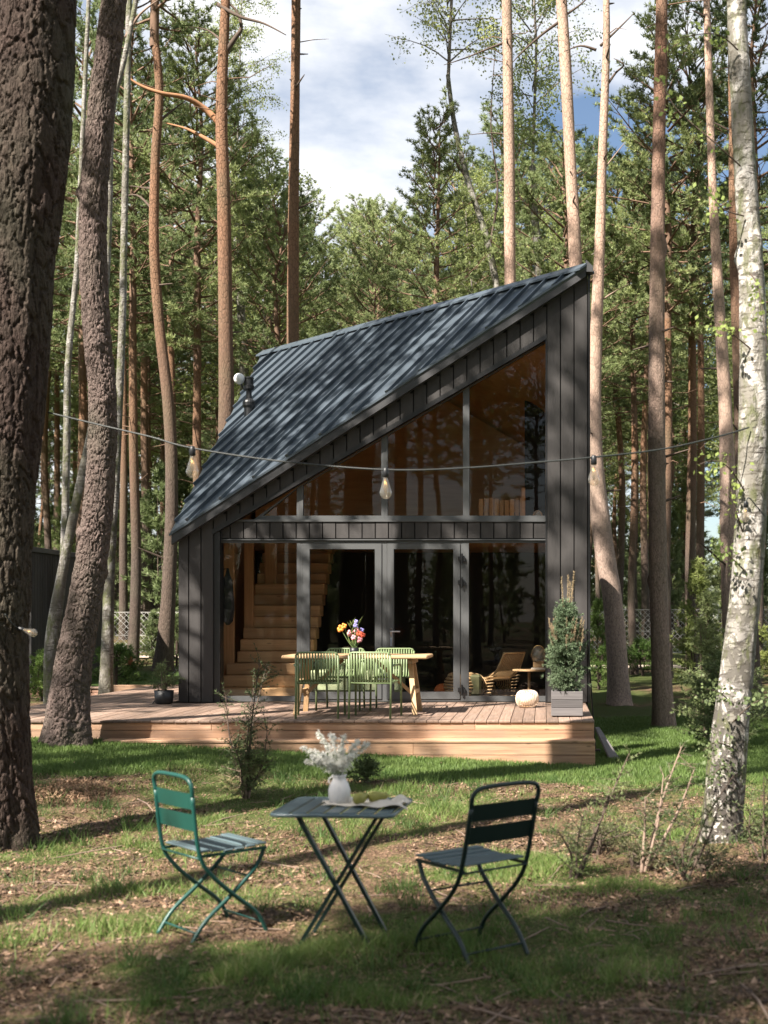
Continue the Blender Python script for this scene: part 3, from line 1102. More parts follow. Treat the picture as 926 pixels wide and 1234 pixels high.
# staircase: solid log-like steps rising away from the glass
st = MB()
x0s, x1s = -4.62, -3.50
st.box(x1s - 0.05, x1s - 0.006, 18.3, 18.34, ZD, ZD + 0.15)
stair = part(st, 'staircase', 'stair_wood')
for k in range(14):
    y = 18.22 + 0.185 * k; z = ZD + 0.175 * (k + 1)
    mm = MB()
    mm.bbox(x0s - (0.12 if k < 3 else 0.0), x1s, y, y + 0.30, z - 0.172, z, 0.012)
    part(mm, 'step', 'stair_wood', stair)
for (xa, xb, ya, zt0) in ((-5.0, -4.86, 18.05, 2.82), (-4.85, -4.66, 18.75, 2.9), (-4.64, -4.5, 19.3, 3.2), (-4.49, -4.3, 20.05, 3.5)):
    mm = MB(); mm.bbox(xa, xb, ya, ya + 0.06, ZD if xa < -4.8 else ZD + 0.35, zt0, 0.006)
    part(mm, 'wall_plank', 'interior_wood', stair)

# jacket hanging at the left reveal, inside
m = MB()
jx, jy = -4.56, 17.98
prof = [(0.02, 1.60, 0.03), (0.07, 1.66, 0.05), (0.10, 1.85, 0.06), (0.095, 2.1, 0.055), (0.07, 2.25, 0.05), (0.03, 2.33, 0.03), (0.015, 2.42, 0.02)]
vs_ = []
for rx, z, ry in prof:
    for k in range(12):
        a = 2 * math.pi * k / 12
        vs_.append((jx + rx * math.cos(a) * (1 + 0.15 * math.sin(3 * a + z * 5)), jy + ry * math.sin(a), z))
fs = [(i * 12 + k, i * 12 + (k + 1) % 12, (i + 1) * 12 + (k + 1) % 12, (i + 1) * 12 + k) for i in range(len(prof) - 1) for k in range(12)]
m.add(vs_, fs + [tuple(range(12))[::-1], tuple(range(72, 84))])
j = m.build('jacket', 'black_cloth', None, True)
tag(j, 'black jacket hanging inside the glass at the left jamb', 'jacket')
m = MB(); m.tube([(OL + 0.0, 18.02, 2.40), (jx, 18.0, 2.42), (jx + 0.01, 17.98, 2.38)], 0.008, 6)
part(m, 'coat_hook', 'black_metal')

# flue box upstairs, bed with slatted headboard, glass lantern on the loft sill
m = MB()
pts = []
for k in range(9):
    a = R(90 - 90 * k / 8)
    pts.append((0.30 * math.cos(a) - 0.30 + 0.18, 0.42 * math.sin(a)))
xb, yb2 = -0.13, 19.4
poly = [(xb - 0.16, yb2, 3.06), (xb + 0.16, yb2, 3.06)] + [(xb + 0.16 + 0.16 * 0 + 0.0, yb2, 4.75), (xb + 0.26, yb2, 4.72), (xb + 0.20, yb2, 4.86), (xb + 0.08, yb2, 4.98), (xb - 0.04, yb2, 5.06), (xb - 0.16, yb2, 5.10)]
m.prism(poly, (0, 0.3, 0))
o = part(m, 'flue_casing', 'black_cloth')
bed = thing('bed', 'wooden bed with slatted headboard upstairs behind the right window', 'bed', (-0.65, 19.5, 3.06))
for k in range(9):
    mm = MB(); mm.bbox(-1.0 + k * 0.08, -0.93 + k * 0.08, 19.30, 19.33, 3.06, 3.55 + 0.02 * math.sin(k), 0.006)
    part(mm, 'slat', 'ply', bed)
mm = MB(); mm.bbox(-1.02, -0.28, 19.33, 19.36, 3.40, 3.48, 0.006); part(mm, 'rail', 'ply', bed)
mm = MB(); mm.bbox(-1.02, -0.28, 19.36, 21.1, 3.10, 3.35, 0.05); part(mm, 'mattress', 'grey_cloth', bed)
mm = MB(); mm.bbox(-0.34, -0.28, 19.25, 19.31, 3.06, 3.72, 0.006); part(mm, 'bed_post', 'ply', bed)
lt = thing('glass_jar', 'clear glass jar standing on the upper window sill', 'jar', (-0.06 - 0.02, 17.95, 3.06))
mm = MB(); mm.lathe([(0.03, 0.0), (0.08, 0.01), (0.085, 0.10), (0.06, 0.17), (0.03, 0.20)], 14, (-0.08, 18.05, 3.062)); part(mm, 'jar_body', 'bulb_glass', lt, True)
mm = MB(); mm.ball((-0.06, 18.05, 3.13), 0.02, 8, 6); mm.ball((-0.10, 18.06, 3.10), 0.02, 8, 6); part(mm, 'filling', 'opal', lt, True)

# --- roof vent with a globe lamp
vx, vy = -4.79, 0
# photo: vent base (300,497) on the roof plane
def on_roof(px, py):
    for i in range(4000):
        d = 17.55 + i * 0.0015
        q = P(px, py, d)
        if q.z <= z_roof(q.x, q.y): return q
    return P(px, py, 21)


vb = on_roof(300, 498)
vent = thing('roof_vent', 'black plastic vent pipe standing on the left of the metal roof', 'vent', vb)
s_ = vb.y / F
mm = MB()
mm.lathe([(5.6 * s_, -0.2), (5.8 * s_, 6 * s_), (7.4 * s_, 9 * s_), (7.6 * s_, 13 * s_), (6.8 * s_, 15 * s_), (3.9 * s_, 18 * s_), (3.6 * s_, 22 * s_)], 16, vb); part(mm, 'vent_base', 'black_plastic', vent)
mm = MB(); mm.lathe([(3.4 * s_, 22 * s_), (3.4 * s_, 29 * s_)], 16, vb); part(mm, 'vent_pipe', 'black_plastic', vent)
mm = MB(); mm.lathe([(4.2 * s_, 28 * s_), (6.4 * s_, 29 * s_), (6.6 * s_, 33 * s_), (5.6 * s_, 34 * s_), (5.6 * s_, 41 * s_), (6.2 * s_, 41.5 * s_), (6.2 * s_, 43 * s_), (4.0 * s_, 44 * s_)], 16, vb); part(mm, 'vent_cap', 'black_plastic', vent)
gl = thing('globe_lamp', 'white globe lamp on a curved arm beside the roof vent', 'lamp', vb + Vector((-4 * s_, 0, 20 * s_)))
gc = vb + Vector((-10.5 * s_, -0.05, 41 * s_))
mm = MB(); mm.ball(gc, 6.6 * s_, 24, 16); part(mm, 'globe', 'opal', gl, True)
mm = MB(); mm.tube([vb + Vector((-3.0 * s_, 0, 28 * s_)), vb + Vector((-5.5 * s_, 0, 28.5 * s_)), vb + Vector((-8 * s_, 0, 32 * s_)), vb + Vector((-9 * s_, 0, 36 * s_))], 1.0 * s_, 8); part(mm, 'arm', 'black_plastic', gl, True)

# ------------------------------------------------------------------ the deck
YD = 14.62
deck = thing('deck', 'low timber deck with a long step wrapping round the cabin', 'deck', (-2.5, YD, 0.0))
bw = 0.141
x = 0.60
k = 0
while x > -7.0:
    a, b = x - bw + 0.006, x
    y1 = YF + 0.115 if (b < OR and a > OL) else (YF - 0.004)
    if a < XL and b > XL - 0.15: y1 = YF - 0.004
    if b < XL - 0.02: y1 = 22.0
    zz = ZD - rs.uniform(0.0005, 0.004)
    mm = MB()
    if y1 < 18:
        mm.bbox(a, b, YD - 0.02 + rs.uniform(-0.003, 0.003), y1, ZD - 0.028, zz, 0.004)
    else:
        mm.bbox(a, b, YD - 0.02 + rs.uniform(-0.003, 0.003), 18.4, ZD - 0.028, zz, 0.004)
        m2 = MB(); m2.bbox(a, b, 18.405, y1, ZD - 0.028, zz + 0.0005, 0.004)
        m2.build('deck_board', 'deck_wood', deck)
    mm.build('deck_board', 'deck_wood', deck)
    x -= bw; k += 1
# fascia boards, two tiers
def run_boards(x0, x1, y0, y1, z0, z1, name, cuts):
    xs_ = [x0] + cuts + [x1]
    for a, b in zip(xs_, xs_[1:]):
        mm = MB(); j = rs.uniform(-0.002, 0.002)
        mm.bbox(a + 0.001, b - 0.001, y0 + j, y1 + j, z0, z1, 0.004)
        mm.build(name, 'fascia_wood', deck)


run_boards(-7.0, 0.598, YD, YD + 0.028, 0.385, 0.470, 'fascia_board', [-3.9, -0.8])
run_boards(-7.0, 0.598, YD + 0.002, YD + 0.030, 0.20, 0.380, 'fascia_board', [-2.6])
run_boards(-7.0, -5.05, YD + 0.004, YD + 0.03, 0.02, 0.196, 'fascia_board', [])
YS = 14.36
run_boards(-5.09, 0.602, YS - 0.012, YS + 0.125, 0.262, 0.290, 'step_board', [-2.1])
run_boards(-5.09, 0.602, YS + 0.131, YS + 0.258, 0.262, 0.290, 'step_board', [-3.2])
run_boards(-5.09, 0.60, YS, YS + 0.027, 0.122, 0.258, 'fascia_board', [-1.5])
run_boards(-5.09, 0.60, YS + 0.002, YS + 0.029, -0.12, 0.118, 'fascia_board', [-3.7])
for xx in (-5.088, 0.575):
    mm = MB(); mm.bbox(xx, xx + 0.024, YS + 0.03, YD - 0.003, -0.12, 0.258, 0.004); mm.build('side_board', 'fascia_wood', deck)
mm = MB(); mm.bbox(0.572, 0.598, YD + 0.03, YF, -0.1, 0.468, 0.004); mm.build('side_board', 'fascia_wood', deck)
mm = MB(); mm.bbox(-7.02, -6.998, YD + 0.03, 22.0, -0.1, 0.468, 0.004); mm.build('side_board', 'fascia_wood', deck)

# ------------------------------------------------------------------ outdoor dining set
def rot(p, a):
    c, s = math.cos(a), math.sin(a)
    return (p[0] * c - p[1] * s, p[0] * s + p[1] * c)


tbl = thing('dining_table', 'oiled wooden dining table with splayed trestle legs on the deck', 'table', (-2.33, 15.75, ZD))
mm = MB(); mm.bbox(-0.9, 0.9, -0.42, 0.42, 0.695, 0.74, 0.012); mm.build('table_top', 'table_wood', tbl, world=False)
for sx in (-1, 1):
    for sy in (-1, 1):
        mm = MB(); mm.beam((sx * 0.74, sy * 0.33, 0.0), (sx * 0.66, sy * 0.14, 0.694), 0.055, 0.06, (1, 0, 0)); mm.build('leg', 'leg_wood', tbl, world=False)
    mm = MB(); mm.beam((sx * 0.68, -0.36, 0.66), (sx * 0.68, 0.36, 0.66), 0.06, 0.05); mm.build('cross_rail', 'leg_wood', tbl, world=False)
    mm = MB(); mm.beam((sx * 0.70, 0.0, 0.22), (sx * 0.20, 0.0, 0.68), 0.04, 0.05, (0, 1, 0)); mm.build('brace', 'leg_wood', tbl, world=False)
    mm = MB(); mm.beam((sx * 0.715, -0.24, 0.28), (sx * 0.715, 0.24, 0.28), 0.045, 0.05); mm.build('cross_rail', 'leg_wood', tbl, world=False)


def arm_chair(label, x, y, rz):
    """tube-framed armchair with slatted seat and back; front faces local +Y"""
    c = thing('armchair', label, 'chair', (x, y, ZD), rz, 'green armchairs round the deck table')
    W, Dp, hs, hb = 0.25, 0.23, 0.44, 0.79
    r = 0.0135
    for sx in (-1, 1):
        mm = MB(); mm.tube([(sx * W, -Dp - 0.05, 0), (sx * W, -Dp, hs), (sx * (W - 0.002), -Dp - 0.05, hb - 0.03)], r, 8); mm.build('rear_leg', 'sage', c, True, False)
        mm = MB(); mm.tube([(sx * (W + 0.035), Dp + 0.02, 0), (sx * (W + 0.03), Dp, 0.60), (sx * (W + 0.03), Dp - 0.03, 0.635), (sx * (W + 0.03), -Dp + 0.06, 0.64), (sx * W, -Dp - 0.02, 0.62)], r, 8); mm.build('front_leg', 'sage', c, True, False)
    mm = MB(); mm.tube([(-W, -Dp, hs - 0.02), (-W, Dp, hs - 0.01), (W, Dp, hs - 0.01), (W, -Dp, hs - 0.02)], 0.011, 8, closed=True); mm.build('seat_frame', 'sage', c, True, False)
    mm = MB(); mm.tube([(-W, -Dp - 0.05, hb - 0.04), (-W + 0.02, -Dp - 0.052, hb - 0.008), (-W + 0.05, -Dp - 0.055, hb), (W - 0.05, -Dp - 0.055, hb), (W - 0.02, -Dp - 0.052, hb - 0.008), (W, -Dp - 0.05, hb - 0.04)], 0.012, 8); mm.build('back_rail', 'sage', c, True, False)
    n = 14
    for k in range(n):
        u = -W + 0.03 + (2 * W - 0.06) * k / (n - 1)
        mm = MB()
        mm.tube([(u, -Dp - 0.055, hb), (u, -Dp - 0.03, hs + 0.12), (u, -Dp + 0.01, hs + 0.02), (u, -Dp + 0.06, hs - 0.012), (u, 0, hs - 0.018), (u, Dp, hs - 0.005)], 0.0105, 6)
        mm.build('slat', 'sage', c, True, False)
    return c


arm_chair('sage green slatted armchair at the left near side of the deck table', -2.72, 15.12, R(4))
arm_chair('sage green slatted armchair at the right near side of the deck table', -2.05, 15.10, R(-4))
arm_chair('sage green slatted armchair at the left far side of the deck table', -2.66, 16.42, R(178))
arm_chair('sage green slatted armchair at the right far side of the deck table', -1.97, 16.40, R(183))

bq = thing('bouquet', 'bouquet of orange, pink and lilac flowers in a small black pot on the deck table', 'flowers', (-2.37, 15.6, ZD + 0.74))
mm = MB(); mm.lathe([(0.045, 0.0), (0.055, 0.01), (0.058, 0.09), (0.052, 0.09)], 16); mm.build('pot', 'black_plastic', bq, True, False)
fl = [(-0.17, 0.33, 0.055, 'petal_orange'), (-0.12, 0.36, 0.045, 'petal_orange'), (-0.06, 0.27, 0.05, 'petal_pink'), (0.03, 0.30, 0.055, 'petal_pink'), (0.0, 0.22, 0.04, 'petal_pink'), (0.06, 0.27, 0.045, 'petal_coral'), (0.11, 0.25, 0.04, 'petal_coral'), (0.09, 0.31, 0.035, 'petal_lilac'), (0.07, 0.19, 0.045, 'petal_pink'), (0.02, 0.37, 0.035, 'petal_lilac'), (0.025, 0.42, 0.03, 'petal_lilac'), (0.02, 0.335, 0.035, 'petal_lilac')]
for k, (fx_, fz, fr, fm) in enumerate(fl):
    mm = MB()
    cx_, cy_ = fx_, rs.uniform(-0.06, 0.06)
    for q in range(9):
        a = q * 2.399; t_ = math.sqrt((q + 0.5) / 9)
        mm.ball((cx_ + fr * 0.6 * t_ * math.cos(a), cy_ - 0.02 + fr * 0.3 * (1 - t_), fz + fr * 0.6 * t_ * math.sin(a)), fr * 0.38, 7, 5, (1, 0.7, 1))
    o = mm.build('blossom', fm, bq, True, False)
    mm = MB(); mm.tube([(0, 0, 0.06), (cx_ * 0.5, cy_ * 0.6, fz * 0.55), (cx_, cy_, fz)], 0.004, 5); mm.build('stem', 'stem_green', o, False, False)
mm = MB()
for q in range(40):
    a = rs.uniform(0, 6.28); l_ = rs.uniform(0.05, 0.12); z = rs.uniform(0.1, 0.40)
    b0 = Vector((rs.uniform(-0.05, 0.05), rs.uniform(-0.05, 0.05), z))
    t_ = b0 + Vector((math.cos(a) * l_ * 0.6, math.sin(a) * l_ * 0.6, l_ * 0.8))
    w_ = Vector((-math.sin(a), math.cos(a), 0)) * 0.012
    mid = b0.lerp(t_, 0.5)
    mm.add([b0, mid - w_, t_, mid + w_], [(0, 1, 2, 3)])
mm.build('foliage', 'leaves_birch', bq, False, False)
# red napkin by the pot
mm = MB()
mm.add([(-2.45, 15.36, ZD + 0.745), (-2.30, 15.34, ZD + 0.745), (-2.28, 15.5, ZD + 0.745), (-2.44, 15.52, ZD + 0.745), (-2.43, 15.325, ZD + 0.70), (-2.32, 15.325, ZD + 0.69)], [(0, 1, 2, 3), (0, 4, 5, 1)])
tag(mm.build('napkin', 'terracotta'), 'small red napkin hanging over the near edge of the deck table', 'napkin')

# ------------------------------------------------------------------ planter with a dwarf spruce
pl = thing('planter', 'square planter of dark grey planks on the right end of the deck', 'planter', (0.29, 15.32, ZD))
for k in range(3):
    z0 = 0.012 + k * 0.1
    for face in range(4):
        mm = MB()
        w_ = 0.192 if face % 2 == 0 else 0.168
        mm.bbox(-w_, w_, -0.192, -0.168, z0, z0 + 0.096, 0.003)
        o = mm.build('plank', 'grey_plank', pl, False, False)
        o.rotation_euler = (0, 0, face * math.pi / 2)
mm = MB(); mm.box(-0.165, 0.165, -0.165, 0.165, 0.02, 0.27); mm.build('soil_fill', 'soil', pl, False, False)

# wicker ball lantern
wl_ = thing('wicker_lantern', 'pale round wicker lantern on the deck by the glass', 'lantern', (-0.215, 16.75, ZD))
mm = MB()
for k in range(34):
    a = 2 * math.pi * k / 34
    mm.tube([(0.155 * math.sin(math.pi * (0.1 + 0.8 * q / 8)) ** 0.8 * math.cos(a), 0.155 * math.sin(math.pi * (0.1 + 0.8 * q / 8)) ** 0.8 * math.sin(a), 0.115 - 0.115 * math.cos(math.pi * q / 8)) for q in range(9)], 0.006, 4)
mm.build('basket', 'wicker_pale', wl_, True, False)
mm = MB(); mm.ball((0, 0, 0.115), 0.09, 14, 10, (1.35, 1.35, 1)); mm.build('paper_liner', 'wicker_pale', wl_, True, False)
mm = MB(); mm.lathe([(0.07, 0), (0.085, 0.008), (0.085, 0.018), (0.07, 0.02)], 20); mm.build('base_ring', 'rattan', wl_, True, False)

# broom leaning on the planter corner and a dustpan-like board behind the deck
br = thing('broom', 'thin black pole leaning beside the planter at the deck corner', 'pole', (0.62, 15.6, 0.0))
mm = MB(); mm.tube([(0.66, 15.7, 0.02), (0.545, 15.45, 1.52)], 0.011, 8); mm.build('handle', 'black_metal', br)
mm = MB(); mm.bbox(0.60, 0.72, 15.62, 15.74, 0.0, 0.05, 0.01); mm.build('foot', 'black_metal', br)
mm = MB()
bz = GZ(0.85, 15.3)
mm.prism([(0.65, 15.75, 0.30), (0.70, 15.78, 0.30), (0.92, 15.1, bz - 0.01), (0.80, 15.05, bz - 0.01)], (0.01, 0.01, 0.02))
tag(mm.build('loose_plank', 'grey_plank'), 'pale grey plank leaning against the right side of the deck', 'plank')

# pot with a wispy plant behind the left corner of the cabin
pp = P(206, 848, 17.55)
po = thing('potted_plant', 'wispy green plant in a black pot at the cabin\'s left corner', 'potted plant', (-5.31, 17.42, ZD))
mm = MB(); mm.lathe([(0.10, 0.0), (0.12, 0.02), (0.135, 0.19), (0.12, 0.19), (0.11, 0.17)], 18); mm.build('pot', 'black_plastic', po, True, False)
mm = MB(); mm.tube([(-0.16, 0.0, 0.0), (0.14, 0.12, 0.48)], 0.008, 6); mm.build('stake', 'black_metal', po, False, False)
#@@POT

# ------------------------------------------------------------------ things seen through the lower glass
ch = thing('rocking_chair', 'woven rattan lounge chair standing inside behind the right pane', 'chair', (-0.70, 18.80, ZD), R(-38))
mm = MB()
for k in range(13):
    u = -0.24 + 0.48 * k / 12
    mm.tube([(0.02, u, 0.30), (0.20, u * 0.97, 0.42), (0.33, u * 0.95, 0.66)], 0.011, 5)
mm.build('back_weave', 'rattan', ch, True, False)
mm = MB(); mm.tube([(0.02, -0.26, 0.28), (0.22, -0.26, 0.42), (0.34, -0.24, 0.68), (0.34, 0.24, 0.68), (0.22, 0.26, 0.42), (0.02, 0.26, 0.28)], 0.018, 7); mm.build('back_frame', 'rattan', ch, True, False)
for sy in (-1, 1):
    mm = MB()
    for q in range(7):
        r_ = 0.20 - q * 0.026
        pts = []
        for t_ in range(15):
            a = R(-60 + 330 * t_ / 14)
            pts.append((-0.22 + r_ * 1.25 * math.cos(a) - 0.01 * q, sy * 0.28, 0.20 + r_ * math.sin(a) * 0.85))
        mm.tube(pts, 0.010, 5)
    for q in range(6):
        mm.tube([(-0.08 + 0.01 * q, sy * 0.28, 0.08 + 0.045 * q), (0.12 + 0.02 * q, sy * 0.28, 0.09 + 0.05 * q)], 0.009, 5)
    mm.build('side_hoop', 'rattan', ch, True, False)
    mm = MB(); mm.tube([(-0.5, sy * 0.25, 0.05), (-0.2, sy * 0.25, 0.015), (0.15, sy * 0.25, 0.015), (0.4, sy * 0.25, 0.05)], 0.015, 6); mm.build('rocker', 'rattan', ch, True, False)
mm = MB(); mm.bbox(-0.38, 0.05, -0.26, 0.26, 0.26, 0.30, 0.015); mm.build('seat', 'rattan', ch, False, False)
pf = thing('footstool', 'round rattan footstool with a dark throw beside the lounge chair', 'stool', (-1.22, 18.6, ZD))
mm = MB()
for q in range(8):
    z = 0.03 + q * 0.045; r_ = 0.20 + 0.06 * math.sin(math.pi * q / 7)
    mm.tube([(r_ * math.cos(2 * math.pi * k / 24), r_ * math.sin(2 * math.pi * k / 24), z) for k in range(24)], 0.017, 5, closed=True)
for k in range(20):
    a = 2 * math.pi * k / 20
    mm.tube([(0.20 * math.cos(a), 0.20 * math.sin(a), 0.0), (0.255 * math.cos(a), 0.255 * math.sin(a), 0.18), (0.20 * math.cos(a), 0.20 * math.sin(a), 0.36)], 0.008, 4)
mm.build('weave', 'rattan', pf, True, False)
mm = MB(); mm.lathe([(0.19, 0.35), (0.20, 0.37), (0.15, 0.39), (0.01, 0.395)], 20); mm.build('cushion', 'rattan', pf, True, False)
mm = MB(); mm.bbox(0.13, 0.30, -0.2, 0.1, 0.05, 0.36, 0.03); mm.build('throw', 'heather', pf, False, False)

ct = thing('side_table', 'round wooden side table inside behind the right pane', 'table', (-0.18, 18.35, ZD))
mm = MB(); mm.lathe([(0.02, 0.42), (0.27, 0.42), (0.275, 0.43), (0.27, 0.445), (0.02, 0.445)], 28); mm.build('table_top', 'table_wood', ct, True, False)
mm = MB(); mm.tube([(-0.03, 0, 0.02), (-0.03, 0, 0.42)], 0.02, 8); mm.build('column', 'leg_wood', ct, True, False)
mm = MB(); mm.lathe([(0.02, 0.0), (0.16, 0.0), (0.16, 0.02), (0.02, 0.025)], 24); mm.build('base', 'leg_wood', ct, True, False)
bk = MB(); bk.bbox(-0.18, 0.06, 18.22, 18.4, ZD + 0.445, ZD + 0.468, 0.003)
tag(bk.build('book', 'linen'), 'white book lying on the round side table indoors', 'book')
ln = thing('table_lantern', 'domed glass lantern with wooden foot on the side table', 'lantern', (-0.07, 18.42, ZD + 0.468))
mm = MB(); mm.bbox(-0.08, 0.08, -0.06, 0.06, 0, 0.09, 0.01); mm.build('foot', 'table_wood', ln, False, False)
mm = MB(); mm.lathe([(0.09, 0.09), (0.115, 0.17), (0.10, 0.26), (0.05, 0.31), (0.01, 0.32)], 18); mm.build('dome', 'bulb_glass', ln, True, False)
mm = MB(); mm.tube([(0.11 * math.cos(R(180 * q / 10)), 0, 0.16 + 0.17 * math.sin(R(180 * q / 10))) for q in range(11)], 0.005, 5); mm.build('wire_handle', 'brass', ln, True, False)
sf = thing('sofa', 'pale green sofa on short wooden feet inside behind the left door', 'sofa', (-2.75, 18.9, ZD))
mm = MB(); mm.bbox(-0.75, 0.62, -0.35, 0.35, 0.10, 0.42, 0.03); mm.build('seat', 'pale_green', sf, False, False)
mm = MB(); mm.bbox(-0.75, 0.62, 0.25, 0.45, 0.30, 0.68, 0.04); mm.build('backrest', 'pale_green', sf, False, False)
for sx in (-0.66, 0.52):
    mm = MB(); mm.tube([(sx, -0.26, 0.0), (sx, -0.26, 0.11)], 0.025, 8); mm.build('foot', 'leg_wood', sf, False, False)
cu = thing('floor_cushion', 'orange and white folded blanket on the floor behind the right door', 'blanket', (-1.42, 18.7, ZD))
for q, (mt, dx) in enumerate((('orange_cloth', -0.08), ('linen', 0.05), ('orange_cloth', 0.2))):
    mm = MB(); mm.ball((dx, 0.02 * q, 0.11 + 0.02 * (q % 2)), 0.13, 14, 8, (1.1, 1.2, 0.85)); mm.build('fold', mt, cu, True, False)
rg = MB(); rg.box(-1.5, 0.2, 18.05, 19.3, ZD - 0.003, ZD + 0.008)
tag(rg.build('rug', 'grey_cloth'), 'flat grey woven rug under the lounge chair indoors', 'rug')
# ------------------------------------------------------------------ bistro set in the foreground
def ghit(px, py, d0=4.0):
    d = d0
    while d < 80:
        q = P(px, py, d)
        if q.z <= GZ(q.x, q.y): return Vector((q.x, q.y, GZ(q.x, q.y)))
        d += 0.02
    return q


def spline(pts, n=6):
    pts = [Vector(p) for p in pts]
    out = []
    for i in range(len(pts) - 1):
        p0, p1, p2, p3 = pts[max(i - 1, 0)], pts[i], pts[i + 1], pts[min(i + 2, len(pts) - 1)]
        for k in range(n):
            t = k / n
            out.append(0.5 * ((2 * p1) + (p2 - p0) * t + (2 * p0 - 5 * p1 + 4 * p2 - p3) * t * t + (3 * p1 - p0 - 3 * p2 + p3) * t ** 3))
    out.append(pts[-1])
    return out


def bistro_chair(label, loc, rz, paint, lean=0.257):
    c = thing('folding_chair', label, 'chair', loc, rz, 'metal folding chairs on the grass')
    c.scale = (1.05, 1.05, 1.06)
    W = 0.195
    r = 0.0112
    for sx in (-1, 1):
        x = sx * W
        mm = MB(); mm.tube(spline([(x, -0.20 - 0.28 * lean, 0.74), (x, -0.20, 0.46), (x, -0.13, 0.34), (x, 0.0, 0.22), (x, 0.13, 0.11), (x, 0.19, 0.0)]), r, 8); mm.build('front_leg', paint, c, True, False)
        x2 = sx * (W - 0.022)
        mm = MB(); mm.tube(spline([(x2, 0.185, 0.44), (x2, 0.14, 0.35), (x2, 0.0, 0.225), (x2, -0.15, 0.11), (x2, -0.235, 0.0)]), r, 8); mm.build('rear_leg', paint, c, True, False)
    mm = MB(); mm.tube(spline([(sx_, -0.20 - (z_ - 0.46) * lean, z_) for sx_, z_ in ((-W, 0.74), (-W, 0.80), (-W + 0.05, 0.832), (0, 0.838), (W - 0.05, 0.832), (W, 0.80), (W, 0.74))]), r, 8); mm.build('back_hoop', paint, c, True, False)
    for z0, z1 in ((0.675, 0.755), (0.565, 0.650)):
        mm = MB(); n = 8; vs_ = []
        for k in range(n + 1):
            u = -W + 2 * W * k / n
            bow = 0.007 * (1 - (2 * k / n - 1) ** 2)
            for z in (z0, z1):
                yy = -0.20 - (z - 0.46) * lean - bow
                for t_ in (0, 0.004): vs_.append((u, yy + t_, z))
        fs = []
        for k in range(n):
            a, b = 4 * k, 4 * k + 4
            fs += [(a, b, b + 2, a + 2), (a + 1, a + 3, b + 3, b + 1), (a, a + 1, b + 1, b), (a + 2, b + 2, b + 3, a + 3)]
        mm.add(vs_, fs)
        mm.build('back_slat', paint, c, False, False)
    ns = 6
    for k in range(ns):
        y0 = -0.19 + 0.385 * k / ns
        mm = MB(); mm.bbox(-W + 0.004, W - 0.004, y0 + 0.005, y0 + 0.385 / ns - 0.005, 0.445 + 0.012 * abs(k - 2.5) / 2.5, 0.455 + 0.012 * abs(k - 2.5) / 2.5, 0.003); mm.build('seat_slat', 'slate_paint', c, False, False)
    for sx in (-1, 1):
        mm = MB(); mm.beam((sx * (W - 0.012), -0.20, 0.438), (sx * (W - 0.012), 0.19, 0.438), 0.016, 0.012); mm.build('seat_rail', paint, c, False, False)
    for (yy, zz, w_) in ((0.155, 0.06, W), (-0.20, 0.055, W - 0.022), (-0.20, 0.43, W), (0.10, 0.30, W - 0.022)):
        mm = MB(); mm.tube([(-w_, yy, zz), (w_, yy, zz)], 0.006, 6); mm.build('stretcher', paint, c, True, False)
    return c


def gpos(x, y): return (x, y, GZ(x, y) - 0.012)


bistro_chair('teal metal folding chair left of the small table, back to the camera', gpos(-1.80, 6.83), R(-46), 'teal_paint', 0.13)
bistro_chair('teal metal folding chair with shade painted in, right of the small table, turned away', gpos(-0.375, 6.36), R(40), 'dark_green_and_shaded_teal')

tx, ty = -1.06, 6.62
bt = thing('folding_table', 'small slatted metal folding table standing between the two chairs', 'table', gpos(tx, ty), R(-4))
TH = 0.745
ns = 7
for k in range(ns):
    x0 = -0.305 + 0.61 * k / ns
    mm = MB(); mm.bbox(x0 + 0.007, x0 + 0.61 / ns - 0.007, -0.265, 0.265, TH - 0.012, TH, 0.003); mm.build('top_slat', 'slate_paint', bt, False, False)
mm = MB()
rim = []
for cx_, cy_, a0 in ((0.27, 0.25, 0), (-0.27, 0.25, 90), (-0.27, -0.25, 180), (0.27, -0.25, 270)):
    for q in range(5):
        a = R(a0 + 90 * q / 4); rim.append((cx_ + 0.045 * math.cos(a), cy_ + 0.045 * math.sin(a), TH - 0.012))
mm.tube(rim, 0.012, 6, closed=True); mm.build('top_rim', 'slate_paint', bt, True, False)
for yy in (-0.20, 0.20):
    mm = MB(); mm.beam((-0.20, yy, TH - 0.02), (0.20, yy * 0.95, 0.0), 0.018, 0.034, (0, 1, 0)); mm.build('leg', 'dark_green_and_shaded_teal', bt, False, False)
for yy in (-0.165, 0.165):
    mm = MB(); mm.beam((0.22, yy, TH - 0.02), (-0.22, yy * 1.0, 0.0), 0.018, 0.036, (0, 1, 0)); mm.build('leg', 'dark_green_and_shaded_teal', bt, False, False)
for x_, y_, z_ in ((0.19, 0.20, 0.025), (-0.21, 0.165, 0.025), (-0.195, 0.20, TH - 0.03), (0.215, 0.165, TH - 0.03)):
    mm = MB(); mm.tube([(x_, -y_, z_), (x_, y_, z_)], 0.006, 6); mm.build('stretcher', 'dark_green_and_shaded_teal', bt, True, False)

zt_ = GZ(tx, ty) - 0.012 + TH
va = thing('vase', 'white ribbed vase with pale feathery plumes on the small table', 'vase', (-1.085, 6.62, zt_ + 0.004))
va.scale = (0.95, 0.95, 0.9)
mm = MB(); mm.lathe([(0.040, 0.0), (0.052, 0.006), (0.060, 0.05), (0.060, 0.085), (0.050, 0.12), (0.036, 0.148), (0.034, 0.158), (0.042, 0.176), (0.036, 0.176), (0.028, 0.155)], 48, (0, 0, 0), 16, 0.035); mm.build('body', 'white_ceramic', va, True, False)
mm = MB(); mm.tube(spline([(-0.036, -0.01, 0.165), (-0.056, -0.01, 0.15), (-0.055, -0.01, 0.125)]), 0.005, 6); mm.build('ear', 'white_ceramic', va, True, False)


